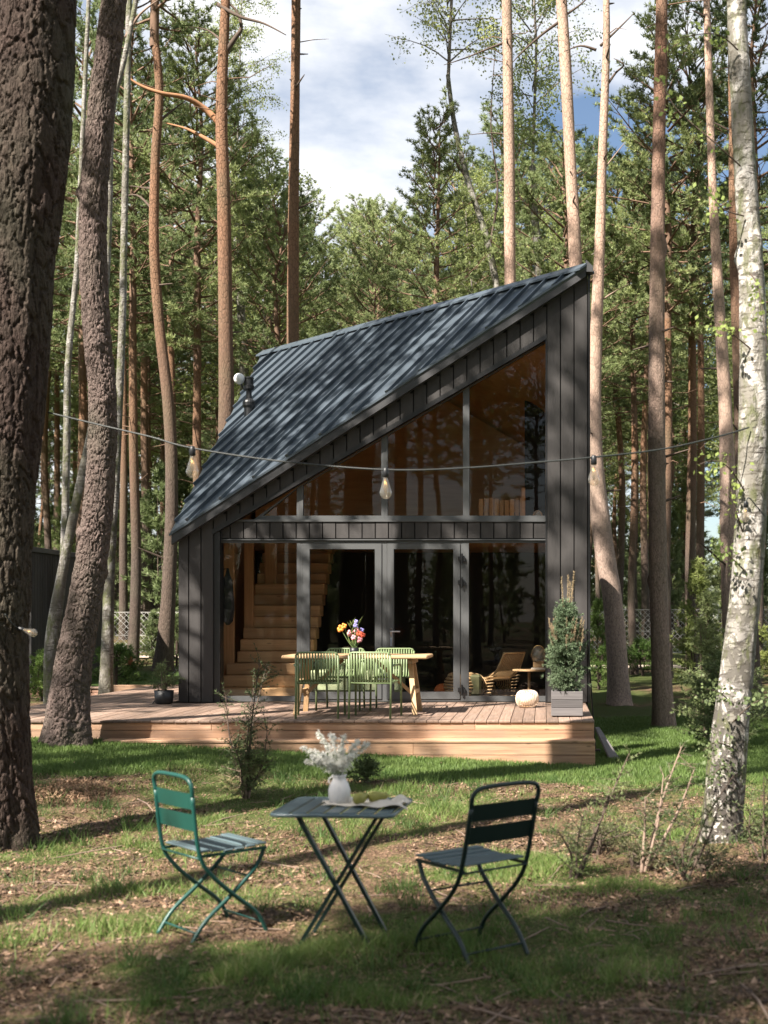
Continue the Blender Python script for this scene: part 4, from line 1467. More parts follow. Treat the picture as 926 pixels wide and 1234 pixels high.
# ------------------------------------------------------------------ foliage generators
def needles(cent, dirs, k, ln, wd, spread, rng):
    """k needle blades (one triangle each) round every tuft centre"""
    N = len(cent)
    c = np.repeat(cent, k, 0); d = np.repeat(dirs, k, 0)
    v = d + rng.normal(size=c.shape) * spread
    v /= np.linalg.norm(v, axis=1, keepdims=True) + 1e-9
    L = ln * rng.uniform(0.6, 1.15, (len(c), 1))
    w = np.cross(v, rng.normal(size=c.shape)); w /= np.linalg.norm(w, axis=1, keepdims=True) + 1e-9
    w *= wd
    vt = np.empty((len(c), 3, 3)); vt[:, 0] = c - w; vt[:, 1] = c + w; vt[:, 2] = c + v * L
    return vt.reshape(-1, 3)


def leaves(cent, k, size, spread, rng):
    """k leaf blades (one rhombus each) scattered round every twig point"""
    c = np.repeat(cent, k, 0) + rng.normal(size=(len(cent) * k, 3)) * spread
    v = rng.normal(size=c.shape); v[:, 2] -= 0.5
    v /= np.linalg.norm(v, axis=1, keepdims=True)
    w = np.cross(v, rng.normal(size=c.shape)); w /= np.linalg.norm(w, axis=1, keepdims=True) + 1e-9
    L = size * rng.uniform(0.6, 1.2, (len(c), 1))
    vt = np.empty((len(c), 4, 3))
    vt[:, 0] = c; vt[:, 1] = c + v * L * 0.5 + w * L * 0.36; vt[:, 2] = c + v * L; vt[:, 3] = c + v * L * 0.5 - w * L * 0.36
    return vt.reshape(-1, 3)


def combine(name, mb, fol, per, mats):
    """branches from an MB plus a foliage vertex soup with `per` vertices a face"""
    bv = np.array(mb.v, float).reshape(-1, 3)
    quads = [f for f in mb.f if len(f) == 4]; tris = [f for f in mb.f if len(f) == 3]
    fb = []
    if quads: fb.append(np.array(quads))
    if tris: fb.append(np.array(tris))
    n0 = len(bv)
    ff = np.arange(len(fol)).reshape(-1, per) + n0
    verts = np.concatenate([bv, fol]) if n0 else fol
    idx = np.concatenate([np.zeros(sum(len(a) for a in fb), int), np.ones(len(ff), int)])
    return np_mesh(name, verts, fb + [ff], mats, idx)


def pine_crown(seed, H, rmax, nbr, top_flat=0.3, dead=8, k=12, nl=0.15, nw=0.013):
    rng = np.random.default_rng(seed); rr = random.Random(seed)
    mb = MB(); C, D = [], []
    mb.tube([(0, 0, -0.3), (0.05, 0.03, H * 0.35), (rr.uniform(-.15, .15), rr.uniform(-.15, .15), H * 0.7), (rr.uniform(-.2, .2), rr.uniform(-.2, .2), H)], [0.10, 0.085, 0.05, 0.012], 6, cap=False)
    for i in range(nbr):
        t = (i + rr.random()) / nbr
        z = H * (0.02 + 0.95 * t)
        prof = (0.45 + 0.55 * min(1, t / 0.25)) * (1 - max(0, (t - 0.35) / 0.65) ** 1.5 * (1 - top_flat))
        L = rmax * prof * rr.uniform(0.55, 1.12)
        az = i * 2.399 + rr.uniform(-0.5, 0.5)
        el = R(-8 + 55 * t + rr.uniform(-12, 12))
        d = Vector((math.cos(az) * math.cos(el), math.sin(az) * math.cos(el), math.sin(el)))
        pts = [Vector((0, 0, z))]
        for q in range(4):
            d = (d + Vector((rr.uniform(-.16, .16), rr.uniform(-.16, .16), rr.uniform(-.02, .16)))).normalized()
            pts.append(pts[-1] + d * L / 4)
        mb.tube(pts, [0.035, 0.028, 0.02, 0.013, 0.006], 4, cap=False)
        nsub = 7
        for sidx in range(nsub):
            u = 0.30 + 0.70 * (sidx + rr.random() * 0.8) / nsub
            u = min(u, 0.999)
            seg = min(3, int(u * 4)); f = u * 4 - seg
            p = pts[seg].lerp(pts[seg + 1], f)
            sd = (pts[seg + 1] - pts[seg]).normalized()
            side = 1 if sidx % 2 else -1
            ax = Vector((0, 0, 1)).cross(sd).normalized()
            d2 = (sd * rr.uniform(0.4, 0.9) + ax * side * rr.uniform(0.4, 1.0) + Vector((0, 0, rr.uniform(0.0, 0.5)))).normalized()
            l2 = L * rr.uniform(0.16, 0.34) + 0.15
            e = p + d2 * l2
            mb.tube([p, p.lerp(e, 0.5) + Vector((0, 0, 0.02)), e], [0.011, 0.008, 0.004], 3, cap=False)
            nt = max(4, int(l2 / 0.065))
            for q in range(nt):
                w = 0.35 + 0.65 * (q + 1) / nt
                C.append(p.lerp(e, w) + Vector((rr.uniform(-.07, .07), rr.uniform(-.07, .07), rr.uniform(-.03, .07))))
                D.append(d2 * 0.6 + Vector((0, 0, 0.45)))
        for q in range(3): C.append(pts[-1] + Vector((rr.uniform(-.08, .08),) * 3)); D.append(d)
    for i in range(dead):
        z = -rr.uniform(0.2, 4.5); az = rr.uniform(0, 6.28); L = rr.uniform(0.3, 1.3)
        e = Vector((math.cos(az) * L, math.sin(az) * L, z + rr.uniform(-0.15, 0.35)))
        mid = Vector((math.cos(az) * L * .5, math.sin(az) * L * .5, z + rr.uniform(0, 0.1)))
        mb.tube([(0, 0, z), mid, e], [0.016, 0.011, 0.004], 4, cap=False)
    fol = needles(np.array(C, float).reshape(-1, 3), np.array(D, float).reshape(-1, 3), k, nl, nw, 0.75, rng)
    return combine('crown', mb, fol, 3, ['branch_pine', 'needles'])


def leaf_crown(seed, H, rmax, nbr, k, size, mat, droop=0.3, bmat='branch_birch', spread=0.10):
    rng = np.random.default_rng(seed); rr = random.Random(seed)
    mb = MB(); C = []
    mb.tube([(0, 0, -0.3), (0.1, 0.05, H * 0.4), (rr.uniform(-.3, .3), rr.uniform(-.3, .3), H * 0.75), (rr.uniform(-.4, .4), rr.uniform(-.4, .4), H)], [0.045, 0.036, 0.022, 0.005], 6, cap=False)
    for i in range(nbr):
        t = (i + rr.random()) / nbr
        z = H * (0.03 + 0.93 * t)
        L = rmax * (0.35 + 0.65 * math.sin(math.pi * min(1, 0.18 + 0.8 * t))) * rr.uniform(0.5, 1.1)
        az = i * 2.399 + rr.uniform(-0.6, 0.6); el = R(rr.uniform(20, 55))
        d = Vector((math.cos(az) * math.cos(el), math.sin(az) * math.cos(el), math.sin(el)))
        pts = [Vector((0, 0, z))]
        for q in range(5):
            d = (d + Vector((rr.uniform(-.25, .25), rr.uniform(-.25, .25), rr.uniform(-.1, .05) - droop * 0.4 * q / 4))).normalized()
            pts.append(pts[-1] + d * L / 5)
        mb.tube(pts, [0.022, 0.018, 0.013, 0.009, 0.006, 0.003], 4, cap=False)
        for sidx in range(8):
            u = 0.25 + 0.74 * rr.random()
            seg = min(4, int(u * 5)); p = pts[seg].lerp(pts[seg + 1], u * 5 - seg)
            d2 = Vector((rr.gauss(0, 1), rr.gauss(0, 1), rr.gauss(0, 0.5) - droop)).normalized()
            l2 = rr.uniform(0.25, 0.75) * (0.5 + L / rmax * 0.5)
            e = p + d2 * l2 + Vector((0, 0, -droop * 0.2))
            mb.tube([p, p.lerp(e, 0.5), e], [0.006, 0.004, 0.002], 3, cap=False)
            for q in range(4): C.append(p.lerp(e, 0.25 + 0.75 * q / 3))
    fol = leaves(np.array(C, float).reshape(-1, 3), k, size, spread, rng)
    return combine('crown', mb, fol, 4, [bmat, mat])


def bush_mesh(seed, H, W, ntuft, k, nl, nw, mat, shape='cone', bmat='branch', stems=3, spread=0.7):
    rng = np.random.default_rng(seed); rr = random.Random(seed)
    mb = MB(); C, D = [], []
    for s_ in range(stems):
        a = rr.uniform(0, 6.28); l = W * 0.35
        mb.tube([(0, 0, -0.05), (math.cos(a) * l * 0.5, math.sin(a) * l * 0.5, H * 0.35), (math.cos(a) * l * 0.6, math.sin(a) * l * 0.6, H * 0.8)], [0.02 + 0.006 * H, 0.014, 0.004], 5, cap=False)
    nbr = max(8, ntuft // 12)
    per = max(1, ntuft // nbr)
    for i in range(nbr):
        t = rr.random() ** 0.9
        az = rr.uniform(0, 6.28)
        if shape == 'cone': rad = W * (1 - t) ** 0.8 * rr.uniform(0.55, 1.1) + 0.03
        elif shape == 'spire': rad = W * (1 - t) ** 0.55 * rr.uniform(0.6, 1.1) * (0.8 + 0.2 * min(1, t * 6)) + 0.02
        elif shape == 'column': rad = W * (1 - t ** 3) * rr.uniform(0.5, 1.15) * (0.7 + 0.3 * min(1, t * 6)) + 0.01
        else: rad = W * math.sqrt(max(0, 1 - t * t)) * rr.uniform(0.6, 1.15)
        z = H * (0.03 + 0.95 * t)
        d = Vector((math.cos(az), math.sin(az), rr.uniform(0.1, 0.9))).normalized()
        p0 = Vector((0, 0, z * 0.9)); p1 = Vector((math.cos(az) * rad, math.sin(az) * rad, z + rad * 0.25))
        mb.tube([p0, p1], [0.007, 0.002], 3, cap=False)
        for q in range(per):
            u = 0.35 + 0.65 * (q + rr.random()) / per
            C.append(p0.lerp(p1, u) + Vector((rr.gauss(0, .035), rr.gauss(0, .035), rr.gauss(0, .035)))); D.append(d)
    fol = needles(np.array(C, float).reshape(-1, 3), np.array(D, float).reshape(-1, 3), k, nl, nw, spread, rng)
    return combine('foliage', mb, fol, 3, [bmat, mat])


PINE = [pine_crown(21 + i, H, r, nb, tf) for i, (H, r, nb, tf) in enumerate([(8.0, 2.4, 52, 0.5), (7.2, 2.7, 48, 0.65), (9.0, 2.2, 56, 0.4), (7.8, 2.9, 54, 0.55), (10.0, 2.5, 62, 0.4)])]
BIRCH = [leaf_crown(61 + i, H, r, nb, 9, 0.075, 'leaves_birch', 0.5) for i, (H, r, nb) in enumerate([(9.0, 2.3, 48), (10.0, 2.0, 52), (8.0, 2.6, 46)])]


def trunk_mesh(pts, rads, seed, n=14, sub=8, rough=0.05, flare=0.0, mat='bark_pine', fq=(3.0, 1.2), stubs=0, knots=0):
    """lumpy tapering trunk along world points given relative to its base"""
    path = spline(pts, sub)
    m_ = len(path)
    cum = [0]
    for a, b in zip(path, path[1:]): cum.append(cum[-1] + (b - a).length)
    tot = cum[-1]
    # interpolate radii over the control points
    ctrl = [0]
    for i in range(len(pts) - 1): ctrl.append(cum[min((i + 1) * sub, m_ - 1)])
    rad = np.interp(cum, ctrl, rads)
    rng = np.random.default_rng(seed)
    off = rng.uniform(0, 200, 2)
    th = np.linspace(0, 2 * np.pi, n, endpoint=False)
    V = []
    up = None
    kn = [(rng.uniform(0.05, 0.95) * tot, rng.uniform(0, 6.28), rng.uniform(0.02, 0.05)) for _ in range(knots)]
    for i in range(m_):
        t = (path[min(i + 1, m_ - 1)] - path[max(i - 1, 0)]).normalized()
        up = Vector((1, 0, 0)) if up is None else up
        up = (up - t * up.dot(t)).normalized(); w = t.cross(up)
        r = rad[i]
        z = cum[i]
        nz = vnoise(off[0] + np.cos(th) * fq[0] + 50, off[1] + np.sin(th) * fq[0] + z * fq[1] + 50, 1.0, 4) - 0.5
        nz2 = vnoise(off[1] + th * r * 9, off[0] + z * 2.5, 1.6, 3) - 0.5
        rr_ = r * (1 + rough * 2.0 * nz) + r * rough * 0.9 * nz2
        if flare:
            fl = math.exp(-z / (2.2 * rad[0]))
            rr_ = rr_ + r * flare * fl * (0.65 + 0.35 * np.cos(th * 4 + off[0]))
        for kz, ka, kh in kn:
            dd = ((z - kz) / 0.06) ** 2 + ((np.angle(np.exp(1j * (th - ka)))) * r / 0.06) ** 2
            rr_ = rr_ + kh * np.exp(-dd)
        for k_ in range(n):
            V.append(path[i] + up * (math.cos(th[k_]) * rr_[k_]) + w * (math.sin(th[k_]) * rr_[k_]))
    V = np.array([tuple(v) for v in V])
    ii = np.arange(m_ * n).reshape(m_, n)
    q = np.stack([ii[:-1], np.roll(ii, -1, 1)[:-1], np.roll(ii, -1, 1)[1:], ii[1:]], -1).reshape(-1, 4)
    return np_mesh('trunk', V, q, mat, smooth=True)


def plate_bark(me, n, rings, seed, rad, cell=(0.065, 0.15), depth=0.014):
    """push real bark plates out of a finished trunk mesh (rings x n vertices)"""
    V = np.empty(rings * n * 3, np.float32); me.vertices.foreach_get('co', V); V = V.reshape(rings, n, 3).astype(float)
    cen = V.mean(1, keepdims=True)
    outw = V - cen; outw /= np.linalg.norm(outw, axis=2, keepdims=True) + 1e-9
    z = np.concatenate([[0], np.cumsum(np.linalg.norm(np.diff(cen[:, 0], axis=0), axis=1))])
    th = np.linspace(0, 1, n, endpoint=False)
    Na = max(6, int(round(2 * math.pi * rad / cell[0])))
    TH, Z = np.meshgrid(th, z)
    cx, sx = np.cos(2 * np.pi * TH), np.sin(2 * np.pi * TH)
    w1 = vnoise(cx * 3 + seed + 20, sx * 3 + Z * 4.0 + 20, 1.3, 4) - 0.5
    w2 = vnoise(cx * 3 + seed + 70, sx * 3 + Z * 4.0 + 90, 1.3, 4) - 0.5
    A = TH * Na + w1 * 2.4; B = Z / cell[1] + w2 * 2.0
    ai, bi = np.floor(A).astype(int), np.floor(B).astype(int)
    f1 = np.full(A.shape, 9.0); f2 = np.full(A.shape, 9.0); cid = np.zeros(A.shape)
    for da in (-1, 0, 1):
        for db in (-1, 0, 1):
            ca, cb = ai + da, bi + db
            h1 = _G[(ca % Na + seed) & 255, cb & 255]; h2 = _G[(ca % Na + seed + 91) & 255, (cb + 33) & 255]
            d = np.hypot(ca + h1 - A, cb + h2 - B)
            new1 = d < f1
            f2 = np.where(new1, f1, np.minimum(f2, d)); cid = np.where(new1, h1, cid); f1 = np.where(new1, d, f1)
    edge = f2 - f1
    pl = sstep(0.03, 0.15, edge) * (0.55 + 0.7 * cid)
    fine = vnoise(cx * 9 + seed, sx * 9 + Z * 22, 1.6, 3) - 0.5
    fl2 = vnoise(cx * 22 + seed, sx * 22 + Z * 40, 1.5, 2) - 0.5
    disp = depth * (pl - 0.75) + depth * 0.35 * fine + depth * 0.30 * fl2
    V = V + outw * disp[:, :, None]
    me.vertices.foreach_set('co', V.astype(np.float32).ravel())
    b_ = me.attributes.new('plate', 'FLOAT', 'POINT'); b_.data.foreach_set('value', cid.astype(np.float32).ravel())
    a = me.attributes.new('furrow', 'FLOAT', 'POINT'); a.data.foreach_set('value', (1 - sstep(0.0, 0.22, edge)).astype(np.float32).ravel())
    me.update()


def photo_tree(name, label, cols, d, mat, crown, seed, top=19.0, base_py=None, n=16, sub=8, rough=0.05, flare=0.42, group=None, cscale=1.0, stubs=(), limbs=(), plates=None, crot=0.0, knots=0):
    """trunk through photo columns (px, py, width px) listed from the ground upwards, all at depth d"""
    pts, rads = [], []
    for (px, py, w) in cols:
        q = P(px, py, d); pts.append(q); rads.append(w / F * d / 2)
    base = Vector(pts[0]); gz = GZ(base.x, base.y)
    if base.z > gz + 0.02 or True:
        # bring the foot to the ground
        first = Vector((base.x, base.y, gz - 0.12))
        if base.z > gz + 0.25: pts.insert(0, first); rads.insert(0, rads[0] * 1.12)
        else: pts[0] = first
    base = Vector((pts[0].x, pts[0].y, gz))
    # carry on above the frame to the crown
    up = pts[-1]; dirn = (pts[-1] - pts[-2]).normalized()
    if top > up.z + 0.5:
        steps = max(1, int((top - up.z) / 1.1)); r_end = rads[-1]
        for k_ in range(1, steps + 1):
            f_ = k_ / steps
            pts.append(Vector((up.x + dirn.x * 0.5 * (top - up.z) * f_, up.y, up.z + (top - up.z) * f_))); rads.append(r_end * (1 - 0.25 * f_))
    loc = [p - base for p in pts]
    t = thing(name, label, 'tree', base, 0, group)
    tm_ = trunk_mesh(loc, rads, seed, n, sub, rough, flare, mat, knots=knots)
    if plates: plate_bark(tm_, n, len(tm_.vertices) // n, seed, rads[3], *plates)
    link('trunk', tm_, t)
    if crown is not None:
        c = link('crown', crown, t, loc[-1], crot, cscale)
    if name == 'pine_tree' and not plates:
        rs_ = random.Random(seed)
        for k_ in range(9):
            i_ = rs_.randrange(1, len(loc) - 1); f_ = rs_.random(); c_ = loc[i_].lerp(loc[i_ + 1], f_); ra_ = rads[i_]
            a_ = rs_.uniform(0, 6.28); L_ = ra_ + rs_.choice((0.03, 0.05, 0.12, 0.3, 0.6)) * rs_.uniform(0.6, 1.3)
            e_ = c_ + Vector((math.cos(a_) * L_, math.sin(a_) * L_, L_ * rs_.uniform(-0.1, 0.5)))
            mm = MB(); mm.tube([c_, c_.lerp(e_, 0.6), e_], [0.024, 0.018, 0.009], 5); mm.build('branch_stub', 'branch', t, False, False)
    for li, (bm_, pth, r0) in enumerate(limbs):
        pw = [P(px, py, d + dd) - base for (px, py, dd) in pth]
        mm = MB(); sp = spline(pw, 5); mm.tube(sp, [r0 * (1 - 0.8 * i / (len(sp) - 1)) for i in range(len(sp))], 7)
        mm.build('branch', bm_, t, True, False)
    return t


# the two old pines that frame the view on the left
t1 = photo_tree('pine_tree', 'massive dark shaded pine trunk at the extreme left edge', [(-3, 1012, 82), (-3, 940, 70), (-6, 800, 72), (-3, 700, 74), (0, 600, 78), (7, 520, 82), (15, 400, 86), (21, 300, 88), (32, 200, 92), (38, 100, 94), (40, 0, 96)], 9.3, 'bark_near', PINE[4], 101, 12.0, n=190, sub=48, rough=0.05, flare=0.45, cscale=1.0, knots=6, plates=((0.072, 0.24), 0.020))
mm = MB(); q = P(33, 395, 9.1)
t2 = photo_tree('pine_tree', 'gnarled curving pine trunk growing beside the deck\'s left end', [(78, 897, 44.0), (86, 820, 41.4), (103, 720, 37.8), (115, 640, 34.3), (122, 560, 32.6), (124, 480, 31.7), (117, 400, 30.8), (112, 270, 31.7), (122, 130, 29.9), (137, 0, 28.2)], 14.1, 'bark_pine_old', PINE[3], 102, 13.0, n=130, sub=64, rough=0.06, flare=0.75, cscale=1.0, knots=12, plates=((0.062, 0.105), 0.017))

# slim pines and birches round the house: (name, label, photo columns from the foot up, depth, bark, crown, top)
photo_tree('pine_tree', 'tall crooked pine with orange upper bark left of the cabin roof', [(196, 825, 22), (203, 720, 17), (207, 600, 15), (204, 500, 14), (192, 390, 12), (186, 300, 12), (187, 200, 11), (192, 110, 10), (186, 40, 9)], 27.5, 'bark_pine', PINE[1], 103, 12.5, crot=0.6, limbs=[('branch', [(187, 150, 0), (205, 135, 0.3), (225, 120, 0.5)], 0.04), ('branch', [(186, 255, 0), (165, 235, 0.2), (140, 240, 0.5)], 0.035)])
photo_tree('pine_tree', 'reddish pine with two long bare limbs behind the roof vent', [(272, 640, 22), (273, 500, 19), (272, 400, 17), (270, 250, 16), (267, 130, 14), (272, 0, 11)], 25.0, 'bark_pine', PINE[2], 104, 15.5, cscale=0.9, limbs=[('branch_orange', [(268, 152, 0), (248, 132, 0), (225, 118, -0.2), (195, 112, -0.4), (168, 102, -0.4), (148, 88, -0.4)], 0.075), ('branch_orange', [(267, 178, 0), (245, 165, 0.1), (225, 155, 0.2), (200, 148, 0.3)], 0.055), ('branch', [(272, 62, 0), (284, 45, 0), (291, 32, 0), (283, 10, 0), (260, -5, 0)], 0.06), ('branch', [(262, 5, 0), (290, 20, -0.2), (318, 28, -0.3), (345, 42, -0.5)], 0.045), ('branch', [(266, 48, 0), (250, 36, 0.2), (226, 32, 0.3)], 0.03)])
photo_tree('pine_tree', 'straight slender pine rising behind the middle of the ridge', [(353, 640, 17), (353, 420, 15), (354, 250, 13), (356, 100, 11), (357, 0, 11)], 26.5, 'bark_pine', PINE[0], 105, 16.5, cscale=0.8)
photo_tree('pine_tree', 'pale pink pine trunk rising behind the ridge, left of the apex', [(618, 640, 17), (615, 340, 14), (614, 180, 13), (611, 0, 12)], 27.0, 'bark_pine_pink', PINE[2], 106, 17.0, cscale=0.8, limbs=[('branch', [(611, 50, 0), (590, 58, 0), (560, 70, 0.2), (535, 78, 0.3)], 0.03), ('branch', [(612, 162, 0), (590, 160, 0.1), (560, 163, 0.2)], 0.02)])
photo_tree('pine_tree', 'pale leaning pine trunk emerging right behind the roof apex', [(700, 560, 19), (694, 320, 16), (688, 200, 14), (682, 80, 14), (677, 0, 13)], 25.5, 'bark_pine_pink', PINE[3], 107, 17.0, cscale=0.8, limbs=[('branch', [(679, 20, 0), (700, 5, 0), (715, -10, 0)], 0.03), ('branch', [(680, 22, 0), (655, 40, -0.1), (630, 62, -0.2), (618, 75, -0.2)], 0.035)])
photo_tree('pine_tree', 'kinked pale pine standing right beside the cabin\'s right corner', [(747, 850, 26), (744, 790, 24), (738, 720, 24), (727, 650, 24), (718, 570, 22), (716, 500, 18), (719, 400, 15), (723, 300, 13), (726, 200, 11), (731, 60, 9), (731, 0, 8)], 23.6, 'bark_pine_pink', PINE[1], 108, 16.0, cscale=0.75, limbs=[('branch', [(724, 55, 0), (745, 35, 0), (765, 15, 0)], 0.03), ('branch', [(727, 110, 0), (742, 88, 0), (752, 78, -0.2), (740, 70, -0.2)], 0.03), ('branch_pale', [(720, 215, 0), (735, 195, 0), (753, 172, 0)], 0.025), ('branch_pale', [(722, 364, 0), (740, 352, 0), (758, 342, 0)], 0.022), ('branch', [(719, 60, 0), (700, 55, 0), (680, 62, 0.3)], 0.03)])
photo_tree('pine_tree', 'straight brown pine trunk standing on the lawn right of the cabin', [(801, 872, 26), (797, 800, 23), (794, 700, 22), (792, 560, 21), (792, 400, 19), (794, 200, 16), (797, 60, 15), (798, 0, 14)], 19.5, 'bark_pine_brown', PINE[0], 109, 14.0, n=28, sub=12, cscale=0.85, knots=12)
photo_tree('pine_tree', 'light pink pine trunk just left of the mossy birch', [(883, 800, 22), (880, 700, 21), (878, 600, 20), (874, 480, 16), (866, 350, 13), (859, 220, 10), (855, 100, 9), (852, 0, 8)], 21.5, 'bark_pine_pink', PINE[4], 110, 14.5, cscale=0.75)
photo_tree('pine_tree', 'grey pine trunk half hidden behind the mossy birch', [(905, 815, 24), (897, 600, 20), (893, 450, 19), (886, 300, 13), (884, 150, 11), (882, 0, 10)], 23.0, 'bark_pine', PINE[0], 111, 14.5, cscale=0.75)
b2 = photo_tree('birch_tree', 'mossy white birch with cracked black bark at the right edge', [(868, 1005, 48.4), (876, 930, 46.5), (884, 850, 42.8), (893, 770, 39.1), (902, 680, 37.2), (907, 580, 37.2), (909, 470, 35.3), (907, 350, 30.7), (900, 230, 27.0), (893, 110, 25.1), (888, 0, 23.2)], 9.8, 'bark_birch', BIRCH[0], 112, 9.5, n=40, sub=16, rough=0.08, flare=0.35, cscale=0.8, knots=10)
photo_tree('birch_tree', 'slim white birch crossing behind the gnarled pine', [(62, 775, 15.6), (75, 690, 11.7), (95, 590, 10.1), (118, 470, 8.6), (130, 300, 7.8), (135, 140, 7.0), (150, 70, 6.2), (167, -20, 5.5)], 18.5, 'bark_birch_far', BIRCH[1], 113, 12.5, cscale=0.75, limbs=[('branch_pale', [(152, 45, 0), (168, 18, 0), (190, 0, 0)], 0.03)])
photo_tree('birch_tree', 'short mottled birch trunk right behind the gnarled pine', [(127, 832, 17.2), (130, 760, 14.0), (132, 690, 12.5), (140, 560, 10.1), (147, 400, 8.6)], 20.5, 'bark_birch_far', BIRCH[2], 114, 13.5, cscale=0.7)
photo_tree('birch_tree', 'two-toned grey birch seen between the left pine trunks', [(60, 800, 10.9), (75, 700, 9.4), (80, 560, 8.6), (82, 440, 7.8), (92, 330, 6.2)], 24.0, 'bark_birch_far', BIRCH[0], 115, 14.5, cscale=0.7)
photo_tree('birch_tree', 'dark spindly birch leaning left over the roof ridge', [(640, 560, 12), (612, 420, 10), (590, 300, 8), (565, 220, 7), (548, 150, 6), (540, 90, 5)], 29.0, 'bark_birch_far', leaf_crown(71, 5.5, 2.2, 40, 5, 0.07, 'leaves_birch', 0.25), 116, 13.8, flare=0.1, limbs=[('branch', [(565, 220, 0), (545, 190, 0), (525, 180, 0.3)], 0.03), ('branch', [(590, 300, 0), (600, 230, 0), (592, 150, 0.2), (597, 60, 0.3)], 0.035)])
photo_tree('birch_tree', 'leafy yellow green birch behind the right end of the ridge', [(660, 560, 14), (650, 330, 11), (645, 260, 9), (642, 200, 8)], 31.0, 'bark_birch_far', BIRCH[2], 117, 9.0, cscale=0.95, flare=0.1)
photo_tree('birch_tree', 'light green birch behind the left part of the roof', [(300, 600, 14), (292, 400, 10), (284, 260, 8)], 33.0, 'bark_birch_far', BIRCH[1], 118, 10.5, cscale=0.7, flare=0.1)

# ------------------------------------------------------------------ the forest behind
def forest_tree(kind, x, y, h, label, group, rr, fr=None):
    base = Vector((x, y, GZ(x, y)))
    t = thing('pine_tree' if kind == 'pine' else ('birch_tree' if kind == 'birch' else 'young_spruce'), label, 'tree', base, rr.uniform(0, 6.28), group)
    if kind == 'spruce':
        link('crown', SPRUCE[rr.randrange(len(SPRUCE))], t, (0, 0, 0), 0, h / 4.0)
        return t
    cm = PINE[rr.randrange(5)] if kind == 'pine' else BIRCH[rr.randrange(3)]
    ch_ = {'pine': 8.5, 'birch': 9.0}[kind]
    fr = fr or (rr.uniform(0.42, 0.58) if kind == 'pine' else rr.uniform(0.5, 0.68))
    sc = h * fr / ch_
    tr = TRUNK[kind][rr.randrange(len(TRUNK[kind]))]
    hh = h * (1 - fr)
    o = link('trunk', tr, t, (0, 0, -0.1), 0)
    o.scale = (h / 17.0, h / 17.0, (hh + 0.4) / 10.0)
    link('crown', cm, t, (0.0, 0.0, hh), 0, (sc * rr.uniform(0.95, 1.2),) * 2 + (sc,))
    return t


TRUNK = {'pine': [], 'birch': []}
for i in range(4):
    rr = random.Random(300 + i)
    pts = [(0, 0, 0), (rr.uniform(-.12, .12), rr.uniform(-.12, .12), 3), (rr.uniform(-.18, .18), rr.uniform(-.18, .18), 6.5), (0, 0, 10)]
    TRUNK['pine'].append(trunk_mesh([Vector(p) for p in pts], [0.155, 0.13, 0.115, 0.095], 300 + i, 10, 6, 0.06, 0.25, 'bark_far'))
    TRUNK['birch'].append(trunk_mesh([Vector(p) for p in pts], [0.12, 0.10, 0.085, 0.065], 340 + i, 10, 6, 0.06, 0.25, 'bark_birch_far'))
SPRUCE = [bush_mesh(400 + i, 4.0, w, 900, 9, 0.16, 0.014, 'needles', 'cone', stems=1) for i, w in enumerate((1.2, 1.0))]


def pxof(x, y): return CX + F * x / y


def height_cap(px):
    c = [(0, -150), (150, -120), (290, -60), (318, 150), (345, 215), (400, 190), (430, 235), (470, 205), (520, 150), (560, 120), (620, 110), (720, 120), (745, 190), (775, 150), (800, -40), (926, -150)]
    return float(np.interp(px, [a for a, _ in c], [b for _, b in c]))


rr = random.Random(77)
placed = []
count = 0
tries = 0
while count < 150 and tries < 9000:
    tries += 1
    y = rr.uniform(29, 78)
    x = rr.uniform(-0.47 * y - 3, 0.22 * y + 3)
    if y < 38.5 and 34.0 < y: continue                       # keep the fence line clear
    if 31.5 < y < 34.5: continue                             # and the track
    px = pxof(x, y)
    if any((x - a) ** 2 + (y - b) ** 2 < 2.3 ** 2 for a, b in placed): continue
    cap = height_cap(px)
    hmax = 1.7 + (CY - cap) / F * y - GZ(x, y)
    h = min(rr.uniform(14, 20), hmax * rr.uniform(0.86, 1.0))
    if h < 7: continue
    zone = ('in the forest left of the cabin', 'in the forest behind the cabin roof', 'in the forest right of the cabin')[0 if px < 215 else (1 if px < 712 else 2)]
    kind = 'birch' if rr.random() < (0.16 if px > 300 else 0.10) else 'pine'
    rng_ = 'near' if y < 46 else 'far'
    lab = {'pine': {'near': 'slim orange barked pine standing ', 'far': 'distant slender pine standing deep '}, 'birch': {'near': 'slender pale trunked birch standing ', 'far': 'distant thin birch standing deep '}}[kind][rng_] + zone
    forest_tree(kind, x, y, h, lab, '%s %s %s' % (rng_, 'pines' if kind == 'pine' else 'birches', zone), rr)
    placed.append((x, y)); count += 1
ORD = 'first second third fourth fifth sixth seventh eighth ninth tenth eleventh twelfth thirteenth fourteenth fifteenth sixteenth'.split()
near_by = {}
for o in bpy.data.objects:
    if o.get('group', '').startswith('near '): near_by.setdefault(o['group'], []).append(o)
for g_, obs in near_by.items():
    obs.sort(key=lambda o: pxof(o.location.x, o.location.y))
    zone = g_.split(' in the forest ')[1]
    kind = 'slim orange barked pine' if 'pines' in g_ else 'slender pale trunked birch'
    for k, o in enumerate(obs):
        o['label'] = '%s %s, %s from the left of the nearer ones' % (kind, zone, ORD[min(k, 15)])
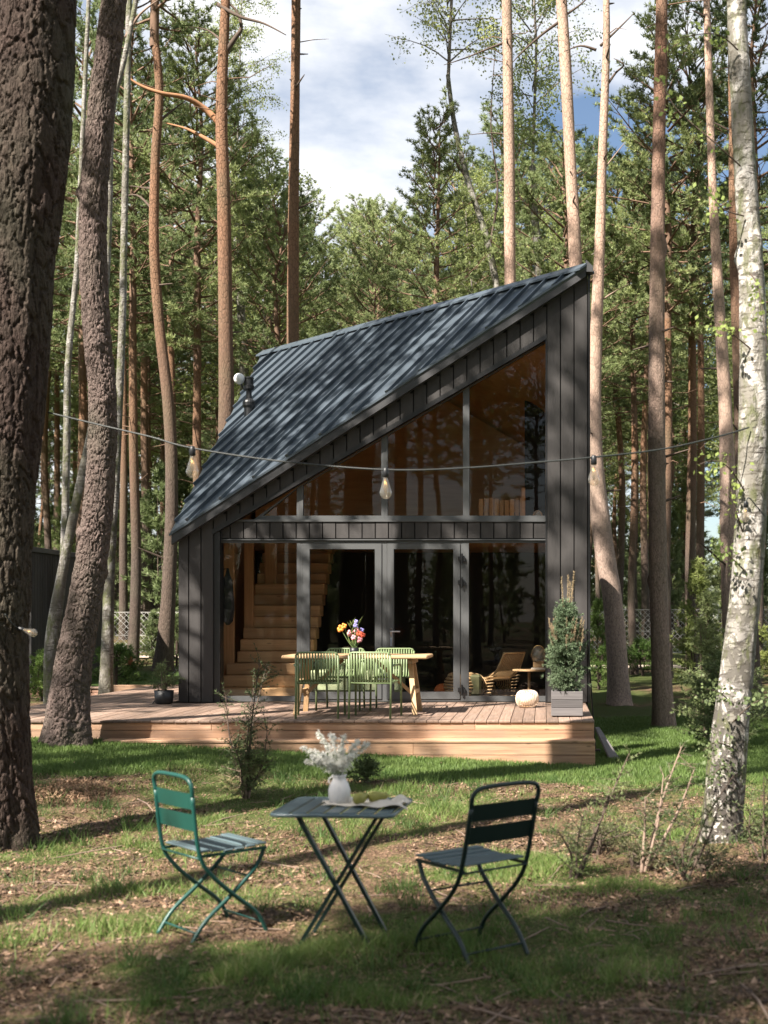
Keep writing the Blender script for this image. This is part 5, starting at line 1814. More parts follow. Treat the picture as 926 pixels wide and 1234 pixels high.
FILL = [('pine', 238, 31, 16, 'bushy pine filling the gap right of the crooked pine'), ('pine', 160, 30, 15.5, 'dense pine between the gnarled pine and the crooked pine'), ('pine', 100, 33, 17, 'pine seen between the two big left trunks'), ('birch', 322, 34, 14.5, 'light birch between the reddish pine and the slender pine'), ('pine', 805, 29.5, 15.5, 'bushy pine behind the straight brown pine'), ('pine', 765, 31, 12.5, 'rounded pine between the kinked pine and the brown pine'), ('pine', 912, 29, 16, 'dense pine behind the mossy birch at the right edge'), ('birch', 690, 36, 14.5, 'feathery birch behind the roof apex'), ('birch', 575, 36, 13.5, 'feathery birch left of the pale pink pine'), ('pine', 845, 37.5, 17, 'tall pine behind the light pink pine'), ('pine', 205, 38.5, 17.5, 'tall pine behind the crooked pine')]
for kind, px_, d_, h_, lab in FILL:
    x_ = (px_ - CX) / F * d_
    forest_tree(kind, x_, d_, h_, lab, None, rr)
# a closing belt of trees far back, low crowns
for k in range(70):
    y = rr.uniform(80, 112); x = rr.uniform(-0.47 * y - 4, 0.22 * y + 4)
    px = pxof(x, y)
    hmax = 1.7 + (CY - height_cap(px)) / F * y - 1.2
    h = min(rr.uniform(16, 24), hmax * rr.uniform(0.6, 0.95))
    zone = 'at the far back of the wood ' + ('left of the cabin' if px < 215 else ('behind the cabin' if px < 712 else 'right of the cabin'))
    forest_tree('pine', x, y, max(h, 8), 'hazy pine ' + zone, 'pines ' + zone, rr)
for k in range(46 + 110):
    y = rr.uniform(39.5, 95) if k < 46 else rr.uniform(66, 130); x = rr.uniform(-0.46 * y - 2, 0.21 * y + 2)
    px = pxof(x, y)
    zone = 'left of the cabin' if px < 215 else ('behind the cabin' if px < 712 else 'right of the cabin')
    forest_tree('spruce', x, y, (rr.uniform(2.5, 6.5) if k < 46 else rr.uniform(6, 11)), 'young bushy conifer under the tall pines ' + zone, 'young conifers ' + zone, rr)

# trees beside and behind the viewpoint: they shade the clearing and show in the glass
rr = random.Random(5)
back = [(-8.6, -4.4, 17, 'pine'), (-5.9, -6.4, 18, 'pine'), (-12.4, 3.2, 17, 'pine'), (-7.9, 8.7, 20, 'pine', 0.36), (-6.9, -3.6, 17, 'pine'), (-3.8, 2.1, 22, 'pine', 0.3), (-6.4, 3.3, 22, 'pine', 0.3), (-7.0, -3.3, 16, 'birch'), (-8.7, 12.9, 15.5, 'pine'), (-12.2, 11.0, 16, 'birch'), (-15.0, 7.6, 17, 'pine'), (-10.6, -8.8, 18, 'pine'), (-10.9, -6.0, 16, 'pine'), (-2.2, -6.2, 17, 'pine'), (-17.0, 13.0, 18, 'pine'), (-13.5, 15.5, 16, 'pine'), (-20.0, 18.0, 17, 'pine'),
        (5.6, 2.5, 17, 'pine'), (8.6, 8.0, 18, 'pine'), (9.5, 15.0, 17, 'pine'), (11.0, 22.0, 17, 'pine'), (12.5, -1.0, 18, 'pine'), (4.0, -7.5, 18, 'pine'), (9.0, -9.0, 18, 'birch')]
for k in range(46):
    y = rr.uniform(-52, -14); back.append((rr.uniform(-34, 30), y, rr.uniform(15, 20), 'birch' if k % 7 == 3 else 'pine'))
for (x, y, h, kind, *fr_) in back:
    forest_tree(kind, x, y, h, 'tall tree outside the picture in the wood in front of the cabin', 'trees in the wood facing the cabin', rr, fr=fr_[0] if fr_ else None)
for k in range(90):
    forest_tree('spruce', rr.uniform(-40, 36), rr.uniform(-50, -13) if k < 44 else rr.uniform(-85, -50), rr.uniform(3, 6.5) if k < 44 else rr.uniform(7, 12), 'young conifer outside the picture in the wood facing the cabin', 'young conifers in the wood facing the cabin', rr)

# ------------------------------------------------------------------ chain-link fence and neighbouring shed
def fence(label, xa, xb, yf_, top_z, posts, bot):
    f = thing('chain_link_fence', label, 'fence', ((xa + xb) / 2, yf_, GZ((xa + xb) / 2, yf_)))
    for xp in posts:
        mm = MB(); g = GZ(xp, yf_); mm.tube([(xp, yf_ + 0.04, g - 0.2), (xp, yf_ + 0.04, top_z + 0.06)], 0.03, 8); mm.build('post', 'galvanised', f, True)
    mm = MB()
    dm = 0.155; h = top_z - bot; w_ = 0.0062
    x = xa - h
    while x < xb:
        for sgn in (1, -1):
            p0, p1 = (x, bot), (x + h, top_z)
            if sgn < 0: p0, p1 = (x, top_z), (x + h, bot)
            # clip to the run
            (ax, az), (bx, bz_) = p0, p1
            if bx <= xa or ax >= xb: continue
            if ax < xa: az += (bz_ - az) * (xa - ax) / (bx - ax); ax = xa
            if bx > xb: bz_ = az + (bz_ - az) * (xb - ax) / (bx - ax); bx = xb
            a, b = Vector((ax, yf_ + 0.004 * sgn, az)), Vector((bx, yf_ + 0.004 * sgn, bz_))
            mm.tube([a, b], w_, 3, cap=False)
        x += dm
    for zz in (top_z, (top_z + bot) / 2, bot): mm.tube([(xa, yf_, zz), (xb, yf_, zz)], 0.012, 4)
    o = mm.build('wire_net', 'galvanised', f); o['kind'] = 'stuff'
    return f


fence('galvanised chain-link fence beyond the garden right of the cabin', 0.4, 9.5, 36.0, 1.95, (2.26, 4.92, 7.6), 0.70)
fence('galvanised chain-link fence beyond the garden left of the cabin', -17.5, -9.6, 33.5, 1.86, (-17.0, -14.6, -12.1, -9.8), 0.62)

shed = thing('shed', 'black boarded shed corner behind the leftmost pine trunk', 'shed', (-11.5, 23.5, GZ(-11, 23.5)))
sx0, sx1, sy0 = -13.6, -9.46, 23.0
mm = MB(); mm.box(sx0, sx1 - 0.03, sy0 + 0.03, sy0 + 4.0, 0.1, 2.9); mm.build('wall', 'black_backing', shed)
x = sx1
while x > sx0:
    mm = MB(); mm.box(x - 0.115, x - 0.006, sy0 - 0.0, sy0 + 0.026, 0.15, 2.92); mm.build('wall_board', 'black_board', shed); x -= 0.12
y = sy0 + 0.03
while y < sy0 + 3.9:
    mm = MB(); mm.box(sx1 - 0.028, sx1, y, y + 0.112, 0.15, 2.92); mm.build('wall_board', 'black_board', shed); y += 0.12
mm = MB(); mm.bbox(sx0 - 0.1, sx1 + 0.05, sy0 - 0.08, sy0 + 4.1, 2.92, 3.02, 0.01); mm.build('roof', 'roof_dark', shed)

# low brick edging and small terrace at the left, garden light
ed_ = thing('brick_edging', 'low pinkish brick edging behind the left end of the deck', 'edging', (-8.6, 20.9, GZ(-8.6, 20.9)))
rs = random.Random(9)
for row in range(4):
    for k in range(13):
        x = -10.2 + k * 0.21 + (0.1 if row % 2 else 0)
        mm = MB(); mm.bbox(x, x + 0.20, 20.9 + rs.uniform(-.006, .006), 21.02, 0.24 + row * 0.068, 0.303 + row * 0.068, 0.006); mm.build('brick', 'brick_red', ed_)
mm = MB(); mm.bbox(-10.2, -7.35, 20.88, 21.1, 0.514, 0.545, 0.006); mm.build('coping', 'deck_wood', ed_)
mm = MB(); mm.bbox(-7.9, -5.3, 22.3, 22.42, 0.28, 0.50, 0.006); tag(mm.build('edge_beam', 'fascia_wood'), 'short pale timber beam edging the grass behind the deck', 'beam')
g0 = P(157, 815, 28.5)
gb = thing('garden_light', 'small orange and black garden light on the lawn by the fence', 'lamp', (g0.x, 28.5, GZ(g0.x, 28.5)))
mm = MB(); mm.lathe([(0.06, -0.05), (0.06, 0.22), (0.055, 0.24)], 14); mm.build('post', 'terracotta', gb, True, False)
mm = MB(); mm.lathe([(0.05, 0.24), (0.05, 0.30), (0.085, 0.31), (0.085, 0.335), (0.02, 0.36)], 14); mm.build('cap', 'black_metal', gb, True, False)

# ------------------------------------------------------------------ festoon lights
def bulb(parent, top, length, tilt=(0, 0, -1)):
    """socket and pear-shaped bulb hanging from top along tilt"""
    dirn = Vector(tilt).normalized()
    q = dirn.to_track_quat('Z', 'Y')
    base = wloc(parent)
    def placed_mb(mm, name, mat, smooth=True):
        me_o = mm.build(name, mat, parent, smooth, False)
        me_o.location = Vector(top) - base
        me_o.rotation_mode = 'QUATERNION'; me_o.rotation_quaternion = q
        return me_o
    L = length
    mm = MB(); mm.lathe([(0.06 * L, -0.02 * L), (0.085 * L, 0.02 * L), (0.10 * L, 0.10 * L), (0.105 * L, 0.27 * L), (0.08 * L, 0.29 * L)], 14); placed_mb(mm, 'socket', 'black_plastic')
    mm = MB(); mm.lathe([(0.07 * L, 0.28 * L), (0.085 * L, 0.38 * L), (0.145 * L, 0.60 * L), (0.195 * L, 0.78 * L), (0.175 * L, 0.90 * L), (0.09 * L, 0.975 * L), (0.01 * L, L)], 18); g_ = placed_mb(mm, 'bulb', 'bulb_glass')
    mm = MB()
    for k in range(4):
        a = k * math.pi / 2
        mm.tube([(0.02 * L * math.cos(a), 0.02 * L * math.sin(a), 0.30 * L), (0.05 * L * math.cos(a), 0.05 * L * math.sin(a), 0.62 * L), (0.02 * L * math.cos(a + 0.6), 0.02 * L * math.sin(a + 0.6), 0.8 * L)], 0.012 * L, 4)
    placed_mb(mm, 'filament', 'brass')


cab = [P(58, 497, 9.3), P(120, 512, 9.15), P(180, 526, 9.05), P(232, 540, 9.0), P(340, 556, 8.95), P(465, 566, 8.9), P(560, 564, 8.95), P(660, 556, 9.05), P(716, 551, 9.1), P(800, 541, 9.3), P(870, 525, 9.5), P(903, 515, 9.66)]
sl = thing('string_lights', 'dark cable with pear-shaped bulbs strung across between pine and birch', 'string lights', P(465, 566, 8.9))
mm = MB(); mm.tube(spline(cab, 8), 0.0065, 6); mm.build('cable', 'cable', sl, True)
for q, L in ((cab[3], 0.225), (cab[5], 0.22), (cab[8], 0.22)):
    bulb(sl, q + Vector((0, 0, 0.01)), L)
s2 = thing('hanging_bulb', 'single bulb hanging on the bark of the mossy birch', 'bulb', P(899, 603, 9.55))
bulb(s2, P(899, 604, 9.50), 0.16)
mm = MB(); mm.tube(spline([P(899, 606, 9.50), P(903, 600, 9.53), P(912, 610, 9.6), P(922, 622, 9.7)], 5), 0.005, 5); mm.build('wire', 'cable', s2, True)
s3 = thing('hanging_bulb', 'single bulb poking out sideways from the leftmost trunk', 'bulb', P(24, 757, 9.2))
bulb(s3, P(22, 757, 9.2), 0.155, (0.95, -0.15, -0.28))
mm = MB(); mm.tube(spline([P(6, 740, 9.05), P(14, 751, 9.1), P(22, 757, 9.2)], 5), 0.005, 5); mm.build('wire', 'cable', s3, True)

# ------------------------------------------------------------------ small plants
def plant(name, label, me, loc, cat='shrub', rz=0.0, sc=1.0, group=None, part_name='foliage'):
    t = thing(name, label, cat, loc, rz, group)
    link(part_name, me, t, (0, 0, 0), 0, sc)
    return t


# dwarf spruce in the planter: dark base, tan shoots on top
ds = thing('dwarf_spruce', 'narrow spruce with tan upright shoots growing in the grey planter', 'spruce', (0.29, 15.32, ZD + 0.27))
link('foliage', bush_mesh(501, 1.12, 0.27, 2600, 18, 0.046, 0.0045, 'needles_blue', 'spire', stems=1), ds)
mm = MB(); C, D = [], []
rr = random.Random(8)
for k in range(70):
    a = rr.uniform(0, 6.28); r_ = 0.20 * math.sqrt(rr.random()); z0 = 0.80 - r_ * 1.0 + rr.uniform(-0.10, 0.1); L = rr.uniform(0.12, 0.24) if k > 4 else rr.uniform(0.50, 0.68)
    if k <= 4: r_ *= 0.4; z0 = 0.85
    b0 = Vector((math.cos(a) * r_, math.sin(a) * r_, z0)); e0 = b0 + Vector((math.cos(a) * 0.05, math.sin(a) * 0.05, L))
    mm.tube([b0, e0], [0.005, 0.003], 4, cap=False)
    for q in range(int(L / 0.012)):
        C.append(b0.lerp(e0, q * 0.012 / L)); D.append((0, 0, 1.0))
fol = needles(np.array([tuple(c) for c in C]), np.array(D), 9, 0.026, 0.0035, 0.8, np.random.default_rng(3))
link('shoots', combine('shoots', mm, fol, 3, ['branch_pale', 'tan_shoot']), ds)

# wispy pot plant
link('foliage', bush_mesh(505, 0.36, 0.26, 220, 10, 0.06, 0.004, 'needles_juniper', 'round', stems=4), po, (0, 0, 0.17))

# plumes in the vase
mb = MB(); C, D = [], []
rr = random.Random(12)
for k, (dx, dz) in enumerate([(-0.205, 0.155), (-0.19, 0.075), (-0.12, 0.245), (-0.04, 0.24), (0.03, 0.225), (0.10, 0.19), (0.15, 0.17), (-0.08, 0.12), (0.06, 0.10), (0.0, 0.14), (-0.15, 0.11), (0.09, 0.12), (0.02, 0.07), (-0.05, 0.08)]):
    dy = rr.uniform(-0.10, 0.10)
    p0 = Vector((dx * 0.06, dy * 0.06, 0.16)); p1 = Vector((dx * 0.5, dy * 0.5, 0.19 + dz * 0.55)); p2 = Vector((dx, dy, 0.18 + dz))
    sp = spline([p0, p1, p2], 8)
    mb.tube(sp, 0.0025, 4, cap=False)
    for q in range(110):
        u = rr.uniform(0.28, 1.0); i = min(len(sp) - 2, int(u * (len(sp) - 1)))
        c = sp[i].lerp(sp[i + 1], u * (len(sp) - 1) - i)
        w = 0.013 * (1.3 - u)
        C.append(c + Vector((rr.gauss(0, w), rr.gauss(0, w), rr.gauss(0, w)))); D.append((p2 - p1).normalized())
fol = leaves(np.array([tuple(c) for c in C]), 3, 0.014, 0.005, np.random.default_rng(4))
link('plumes', combine('plumes', mb, fol, 4, ['stem_green', 'plume']), va)

# linen cloth with gentle waves, two pears
nxc, nyc = 34, 20
vs_, fs = [], []
for j_ in range(nyc + 1):
    for i_ in range(nxc + 1):
        u, v = i_ / nxc, j_ / nyc
        x = -1.165 + 0.44 * u; y = 6.50 + 0.26 * v + 0.035 * math.sin(5 * u + 1)
        x += 0.02 * math.sin(9 * v + 2 * u)
        y += 0.02 * math.sin(7 * u)
        z = zt_ + 0.005 + 0.006 * (1 + math.sin(17 * u + 5 * v)) * (0.35 + u) + 0.004 * (1 + math.sin(23 * v - 7 * u))
        if u > 0.62: z += 0.016 * math.sin((u - 0.62) * 16) ** 2 * v
        xr = x - tx
        if xr > 0.31: z -= (xr - 0.31) * 0.35
        vs_.append((x, y, z))
for j_ in range(nyc):
    for i_ in range(nxc):
        a = j_ * (nxc + 1) + i_; fs.append((a, a + 1, a + nxc + 2, a + nxc + 1))
mm = MB(); mm.add(vs_, fs)
o = mm.build('cloth', 'linen', None, True)
sm = o.modifiers.new('thick', 'SOLIDIFY'); sm.thickness = 0.002
tag(o, 'crumpled off-white linen cloth lying on the small table', 'cloth')
for k, (x, y, a, lab) in enumerate(((-0.965, 6.575, 2.6, 'green pear lying on the cloth nearer the vase'), (-0.885, 6.62, 1.75, 'brownish pear lying on the cloth farther from the vase'))):
    pr = thing('pear', lab, 'pear', (x, y, zt_ + 0.042), a, 'pears on the small table')
    mm = MB(); mm.lathe([(0.004, -0.045), (0.022, -0.04), (0.032, -0.02), (0.030, 0.005), (0.019, 0.032), (0.015, 0.052), (0.006, 0.062)], 16)
    o = mm.build('fruit', 'pear_skin', pr, True, False); o.rotation_euler = (R(84), 0, 0)
    mm = MB(); mm.tube([(0, 0, 0.058), (0.004, 0, 0.082)], 0.002, 5); o = mm.build('stalk', 'branch', pr, True, False); o.rotation_euler = (R(84), 0, 0)


def juniper(label, px, py, h, w, seed, n=420, mat='needles_juniper', k=12, nl=0.05, nw=0.0045, shape='cone', d=None, cat='shrub', name='juniper', stems=3, group=None):
    g = ghit(px, py) if d is None else Vector((P(px, py, d).x, d, GZ(P(px, py, d).x, d)))
    return plant(name, label, bush_mesh(seed, h, w, n, k, nl, nw, mat, shape, stems=stems), g, cat, group=group)


def sapling(label, px, py, tips, seed, mat='needles_juniper', r0=0.012, n=26, group=None):
    """thin multi-stemmed shrub: every tip is a photo pixel with a small depth offset"""
    g = ghit(px, py)
    rng = np.random.default_rng(seed); rr_ = random.Random(seed)
    mb = MB(); C, D = [], []
    for (qx, qy, dd) in tips:
        e = P(qx, qy, g.y + dd) - g
        mid = e * 0.5 + Vector((rr_.uniform(-.06, .06), rr_.uniform(-.05, .05), rr_.uniform(-.02, .05)))
        sp = spline([Vector((rr_.uniform(-.03, .03), rr_.uniform(-.03, .03), -0.03)), mid, e], 8)
        mb.tube(sp, [r0 * (1 - 0.8 * i / (len(sp) - 1)) for i in range(len(sp))], 5, cap=False)
        for q in range(n):
            u = rr_.uniform(0.2, 1.0); i = min(len(sp) - 2, int(u * (len(sp) - 1)))
            p = sp[i].lerp(sp[i + 1], u * (len(sp) - 1) - i)
            d2 = Vector((rr_.gauss(0, 1), rr_.gauss(0, 1), rr_.gauss(0.4, 0.6))).normalized() * rr_.uniform(0.05, 0.17)
            mb.tube([p, p + d2], [0.003, 0.0015], 3, cap=False)
            for w in range(3): C.append(p + d2 * (0.4 + 0.3 * w)); D.append(d2.normalized())
    fol = needles(np.array([tuple(c) for c in C]), np.array([tuple(c) for c in D]), 8, 0.030, 0.0032, 0.7, rng)
    t = thing('sapling', label, 'sapling', g, 0, group)
    link('foliage', combine('foliage', mb, fol, 3, ['branch_pale' if seed % 2 else 'branch', mat]), t)
    return t



# slim juniper in front of the deck with a dry skirt
jn = sapling('slim wispy juniper with a bushy base in front of the deck step', 297, 962, [(314, 792, 0.0), (322, 800, 0.15), (306, 830, 0.1), (300, 865, -0.1), (322, 880, 0.1), (272, 838, 0.2), (310, 905, 0.0), (283, 900, -0.1)], 602, n=44, r0=0.013)
link('skirt', bush_mesh(602, 0.52, 0.27, 190, 12, 0.045, 0.004, 'needles_juniper', 'round', 'branch_pale', stems=5), jn)
link('dry_twigs', bush_mesh(603, 0.30, 0.24, 120, 5, 0.06, 0.003, 'grass_dry', 'round', 'branch_pale', stems=7), jn)
juniper('little dark juniper just right of the vase table, at the lawn edge', 440, 948, 0.28, 0.18, 604, 220)
# right of the cabin
juniper('tall loose juniper between the brown pine and the birch', 852, 842, 2.1, 0.45, 605, 1100, d=17.6, nl=0.07, nw=0.006)
juniper('dark bushy juniper at the birch\'s left side', 873, 850, 1.25, 0.62, 606, 1300, d=16.5, shape='round', nl=0.07, nw=0.006)
juniper('rounded yellowish shrub at the fence behind the birch', 905, 820, 1.4, 0.8, 607, 900, d=29, shape='round', mat='leaves_birch', nl=0.08, nw=0.01)
juniper('pale shrub beside the cabin\'s right corner', 722, 832, 2.0, 0.55, 608, 800, d=27, shape='column', mat='grass_wild', nl=0.09, nw=0.008)
juniper('low shrub at the fence between the two right pines', 775, 815, 0.9, 0.7, 609, 700, d=30.5, shape='round', mat='grass_wild', nl=0.09, nw=0.008)
juniper('light green young conifer in front of the right fence', 840, 800, 2.9, 0.75, 610, 900, d=26, mat='leaves_birch', nl=0.10, nw=0.010)
juniper('dark green juniper left of the cabin at the fence', 186, 812, 1.3, 0.35, 611, 800, d=29.5, nl=0.07, nw=0.006)
juniper('small green juniper by the crooked pine left of the cabin', 213, 812, 1.2, 0.35, 612, 800, d=28.8, nl=0.07, nw=0.006)
juniper('wild grassy shrub behind the deck left of the cabin', 140, 828, 0.8, 0.6, 613, 700, d=23.0, shape='round', mat='grass_wild', nl=0.08, nw=0.007)
juniper('tufted shrub beside the shed corner', 52, 838, 0.8, 0.4, 614, 500, d=20.2, shape='round', mat='grass_wild', nl=0.08, nw=0.006)




sapling('dark thin sapling leaning right, just behind the right folding chair', 692, 1058, [(735, 950, 0.3), (702, 985, 0.1), (760, 905, 0.5), (672, 1000, -0.1)], 702)
sapling('pale stemmed sapling in the middle of the right foreground', 775, 1050, [(800, 935, 0.1), (822, 900, 0.3), (778, 960, 0.0), (838, 925, 0.2)], 701, r0=0.016)
sapling('dark twiggy sapling leaning towards the birch foot', 826, 1062, [(868, 965, 0.2), (888, 930, 0.3), (840, 990, 0.0), (808, 1000, 0.0)], 704)
sapling('small twiggy sapling at the right edge of the picture', 918, 1040, [(921, 935, 0), (905, 975, 0.1), (930, 960, 0.1)], 706, n=34)
juniper('low spreading heather clump behind the right folding chair', 720, 1030, 0.20, 0.36, 801, 260, 'heather', 12, 0.035, 0.003, 'round', name='heather')
juniper('low heather clump at the foot of the pale sapling', 768, 1046, 0.15, 0.26, 802, 180, 'heather', 12, 0.035, 0.003, 'round', name='heather')
juniper('small green heather clump below the birch', 850, 1052, 0.15, 0.28, 803, 180, 'heather', 12, 0.035, 0.003, 'round', name='heather')
# leafy shoots growing out of the birch and the brown pine
def sprig(parent, pts, seed, mat='leaves_bright', n=40, size=0.045):
    base = parent.location
    rr_ = random.Random(seed)
    for pi, path in enumerate(pts):
        mb = MB(); C = []
        sp = spline([P(*q) - base for q in path], 6)
        mb.tube(sp, [0.007 * (1 - 0.7 * i / (len(sp) - 1)) for i in range(len(sp))], 5, cap=False)
        for q in range(n):
            u = rr_.uniform(0.3, 1.0); i = min(len(sp) - 2, int(u * (len(sp) - 1)))
            C.append(sp[i].lerp(sp[i + 1], u * (len(sp) - 1) - i) + Vector((rr_.gauss(0, .05), rr_.gauss(0, .05), rr_.gauss(0, .05))))
        fol = leaves(np.array([tuple(c) for c in C]), 2, size, 0.02, np.random.default_rng(seed + pi))
        link('leafy_shoot', combine('leafy_shoot', mb, fol, 4, ['branch', mat]), parent)


sprig(b2, [[(897, 590, 9.7), (880, 565, 9.6), (862, 555, 9.5), (842, 560, 9.45)], [(900, 690, 9.7), (880, 670, 9.6), (868, 655, 9.5)], [(895, 640, 9.7), (886, 610, 9.6), (880, 580, 9.6)], [(905, 420, 9.7), (880, 400, 9.6), (850, 380, 9.6)], [(893, 200, 9.7), (860, 170, 9.6), (815, 130, 9.6), (795, 90, 9.6)], [(897, 260, 9.7), (870, 250, 9.6), (850, 220, 9.6)], [(905, 330, 9.6), (915, 350, 9.5), (925, 420, 9.4)], [(890, 60, 9.7), (860, 40, 9.6), (800, 50, 9.5)]], 901, n=26)
# moss and ivy sprigs on the lower birch trunk
sprig(b2, [[(885, 850, 9.55), (868, 835, 9.4), (850, 830, 9.3)], [(880, 900, 9.55), (862, 895, 9.4), (848, 905, 9.3)], [(884, 870, 9.5), (905, 850, 9.4), (925, 840, 9.4)], [(882, 940, 9.5), (872, 925, 9.4), (858, 935, 9.3)]], 902, 'needles_juniper', 60, 0.035)

# ------------------------------------------------------------------ grass, litter, twigs
def in_view(n, y0, y1, rng, margin=1.2, p=1.0):
    y = y0 + (y1 - y0) * rng.random(n) ** p
    x = (-0.437 * y - margin) + rng.random(n) * (0.618 * y + 2 * margin)
    return x, y


def blades(name, label, x, y, h, w, lean, mat, rng, cat='grass'):
    n = len(x)
    z = ground_z(x, y) - 0.004
    a = rng.uniform(0, 2 * np.pi, n)
    ln = lean * rng.normal(size=(n, 2)) * h[:, None]
    vt = np.empty((n, 3, 3))
    dx, dy = np.cos(a) * w, np.sin(a) * w
    vt[:, 0] = np.stack([x - dx, y - dy, z], -1); vt[:, 1] = np.stack([x + dx, y + dy, z], -1)
    vt[:, 2] = np.stack([x + ln[:, 0], y + ln[:, 1], z + h], -1)
    me = np_mesh(name, vt.reshape(-1, 3), np.arange(3 * n).reshape(-1, 3), mat)
    return tag(link(name, me), label, cat, kind='stuff')


rng = np.random.default_rng(31)
x, y = in_view(420000, 11.6, 22.5, rng, 1.5)
lm = lawn_mask(x, y)
blocked = ((y > YS - 0.02) & (x < 0.62) & (x > -5.1) & (y < 23.2)) | ((y > YD - 0.02) & (x < 0.62) & (x > -7.05) & (y < 23.2))
keep = (rng.random(len(x)) < lm * 0.8) & ~blocked
x, y = x[keep], y[keep]
h = (0.035 + 0.03 * vnoise(x, y, 2.0, 2)) * rng.uniform(0.6, 1.2, len(x)) + 0.02 * rng.random(len(x)) * (vnoise(x, y, 4.0, 2) > 0.6)
blades('lawn_grass', 'short mown green lawn in front of and beside the deck', x, y, h, 0.006 + 0.004 * rng.random(len(x)), 0.35, 'grass_lawn', rng)
x, y = in_view(520000, 4.2, 14.2, rng, 0.9, 0.85)
tm = turf_mask(x, y) * (1 - lawn_mask(x, y))
cl = vnoise(x, y, 3.2, 3)
keep = (rng.random(len(x)) < np.clip(0.05 + tm * (0.22 + 0.75 * sstep(0.38, 0.64, cl)), 0, 1)) & ~((y > YS - 0.02) & (x < 0.62))
x, y = x[keep], y[keep]
h = (0.018 + 0.085 * sstep(0.45, 0.78, vnoise(x, y, 2.2, 3))) * rng.uniform(0.5, 1.25, len(x))
dry = rng.random(len(x)) < 0.12
blades('wild_grass', 'patchy wild grass growing in tufts across the foreground', x[~dry], y[~dry], h[~dry], 0.0028 + 0.002 * rng.random((~dry).sum()), 0.5, 'grass_wild', rng)
blades('dry_grass', 'dry straw-coloured grass stems among the foreground turf', x[dry], y[dry], h[dry], 0.002 + 0.0015 * rng.random(dry.sum()), 0.75, 'grass_dry', rng)
nt_ = 170
cx_, cy_ = in_view(nt_, 4.4, 13.0, rng, 0.5, 0.9)
x = np.repeat(cx_, 46) + rng.normal(size=nt_ * 46) * 0.05; y = np.repeat(cy_, 46) + rng.normal(size=nt_ * 46) * 0.05
h = rng.uniform(0.07, 0.17, nt_ * 46) * np.repeat(rng.uniform(0.6, 1.1, nt_), 46)
ok_ = ~((y > YS - 0.02) & (x < 0.62))
blades('grass_tufts', 'longer tufts of wild grass standing up in the foreground', x[ok_], y[ok_], h[ok_], np.full(ok_.sum(), 0.0035), 0.55, 'grass_wild', rng)
# leaf litter
x, y = in_view(200000, 4.0, 14.0, rng, 0.9, 0.9)
bare = 1 - np.clip(turf_mask(x, y) * 0.85 + lawn_mask(x, y), 0, 1)
keep = (rng.random(len(x)) < bare * sstep(0.30, 0.6, vnoise(x + 30, y, 1.7, 3)) + 0.04) & ~((y > YS - 0.02) & (x < 0.62))
x, y = x[keep], y[keep]; n = len(x)
z = ground_z(x, y) + rng.uniform(0.001, 0.012, n)
a = rng.uniform(0, 6.28, n); L = rng.uniform(0.005, 0.017, n) * np.where(rng.random(n) < 0.12, 1.9, 1.0); W_ = L * rng.uniform(0.3, 0.7, n)
til = rng.normal(size=(n, 2)) * 0.35
ca, sa = np.cos(a), np.sin(a)
vt = np.empty((n, 4, 3))
for k, (u, v) in enumerate(((-1, 0), (0, -1), (1, 0), (0, 1))):
    ox, oy = u * L * ca - v * W_ * sa, u * L * sa + v * W_ * ca
    vt[:, k] = np.stack([x + ox, y + oy, z + ox * til[:, 0] + oy * til[:, 1]], -1)
tag(link('leaf_litter', np_mesh('leaf_litter', vt.reshape(-1, 3), np.arange(4 * n).reshape(-1, 4), 'leaf_litter')), 'brown fallen leaves and bark flakes covering the bare forest floor', 'leaf litter', kind='stuff')
n = 70000
x, y = in_view(n, 4.0, 13.5, rng, 0.8, 0.9)
keep = (rng.random(n) < 1 - 0.9 * lawn_mask(x, y)) & ~((y > YS - 0.02) & (x < 0.62)); x, y = x[keep], y[keep]; n = len(x)
z = ground_z(x, y) + rng.uniform(0.004, 0.03, n); a = rng.uniform(0, 6.28, n); L = rng.uniform(0.02, 0.06, n); dz = rng.normal(size=n) * 0.008
vt = np.empty((n, 3, 3)); w_ = 0.0016
vt[:, 0] = np.stack([x - np.sin(a) * w_, y + np.cos(a) * w_, z], -1); vt[:, 1] = np.stack([x + np.sin(a) * w_, y - np.cos(a) * w_, z], -1)
vt[:, 2] = np.stack([x + np.cos(a) * L, y + np.sin(a) * L, z + dz], -1)
tag(link('fallen_needles', np_mesh('fallen_needles', vt.reshape(-1, 3), np.arange(3 * n).reshape(-1, 3), 'needle_dry')), 'brown fallen pine needles strewn over grass and soil in front', 'needles', kind='stuff')
nd = 1500
x = rng.uniform(-6.9, 0.55, nd); y = YD + (YF - YD) * rng.random(nd); z = np.full(nd, ZD + 0.001)
xr, yr = rng.uniform(-5.1, 0.4, 1400), rng.uniform(17.7, 23.0, 1400)
ok_ = (yr - 17.6) < (0.55 - xr) * 0.93
xr, yr = xr[ok_], yr[ok_]
px_ = np.concatenate([x, xr]); py_ = np.concatenate([y, yr]); pz_ = np.concatenate([z, z_roof(xr, yr) + 0.004])
sl_ = np.concatenate([np.zeros(nd), np.ones(len(xr))]); n = len(px_)
a = rng.uniform(0, 6.28, n); L = rng.uniform(0.015, 0.06, n); W_ = np.where(rng.random(n) < 0.25, 0.009, 0.0025)
vt = np.empty((n, 4, 3))
for k, (u, v) in enumerate(((-1, 0), (0, -1), (1, 0), (0, 1))):
    ox, oy = u * L * np.cos(a) - v * W_ * np.sin(a), u * L * np.sin(a) + v * W_ * np.cos(a)
    vt[:, k] = np.stack([px_ + ox, py_ + oy, pz_ + sl_ * (0.639 * ox + 0.653 * oy)], -1)
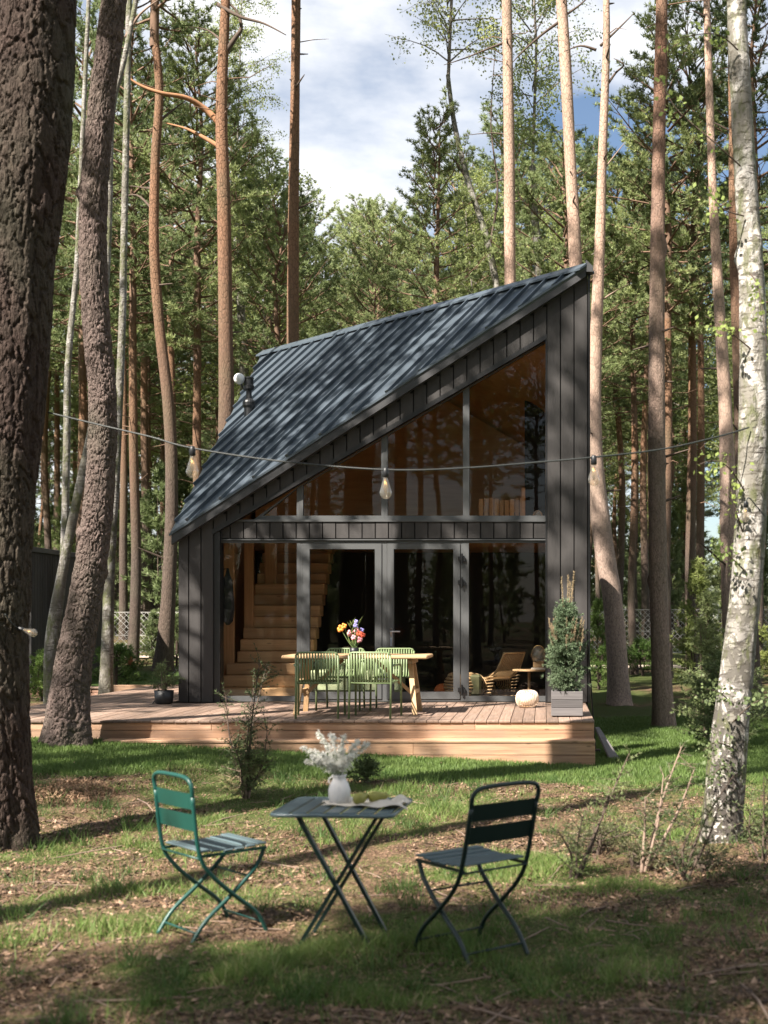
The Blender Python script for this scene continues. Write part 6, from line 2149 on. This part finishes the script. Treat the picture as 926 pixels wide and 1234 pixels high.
tag(link('needle_scatter', np_mesh('needle_scatter', vt.reshape(-1, 3), np.arange(4 * n).reshape(-1, 4), 'needle_dry')), 'dry needles and leaf bits lying on the deck and the metal roof', 'needles', kind='stuff')
# fallen twigs
mb = MB()
rr = random.Random(44)
for k in range(420):
    y_ = rr.uniform(4.2, 13.0); x_ = rr.uniform(-0.437 * y_ - 0.8, 0.181 * y_ + 0.8)
    a_ = rr.uniform(0, 6.28); L_ = rr.uniform(0.05, 0.28) if k % 9 else rr.uniform(0.3, 0.6)
    x2, y2 = x_ + math.cos(a_) * L_, y_ + math.sin(a_) * L_
    xm, ym = (x_ + x2) / 2 + rr.uniform(-.02, .02), (y_ + y2) / 2 + rr.uniform(-.02, .02)
    r_ = 0.0025 + 0.008 * L_
    mb.tube([(x_, y_, GZ(x_, y_) + 0.006), (xm, ym, GZ(xm, ym) + 0.014), (x2, y2, GZ(x2, y2) + 0.008)], [r_, r_ * 0.9, r_ * 0.5], 4, cap=False)
o = mb.build('fallen_twigs', 'branch_pale', None, True)
tag(o, 'thin fallen twigs scattered over the foreground floor', 'twigs', kind='stuff')
# heap of bark mulch between the two left pines
g = ghit(85, 958)
n = 2600
a = rng.uniform(0, 6.28, n); r_ = np.sqrt(rng.random(n)); x = g.x + np.cos(a) * r_ * 0.42; y = g.y + np.sin(a) * r_ * 0.5
z = ground_z(x, y) + 0.10 * (1 - r_ ** 2) * rng.uniform(0.2, 1.0, n)
vt = np.empty((n, 3, 3)); L = rng.uniform(0.015, 0.05, (n, 1)); d1 = rng.normal(size=(n, 3)); d1 /= np.linalg.norm(d1, axis=1, keepdims=True); d2 = np.cross(d1, rng.normal(size=(n, 3))); d2 /= np.linalg.norm(d2, axis=1, keepdims=True)
c = np.stack([x, y, z], -1); vt[:, 0] = c; vt[:, 1] = c + d1 * L; vt[:, 2] = c + d2 * L * 0.4
tag(link('mulch_heap', np_mesh('mulch_heap', vt.reshape(-1, 3), np.arange(3 * n).reshape(-1, 3), 'needle_dry')), 'small heap of reddish bark and needles near the left pines', 'mulch', kind='stuff')
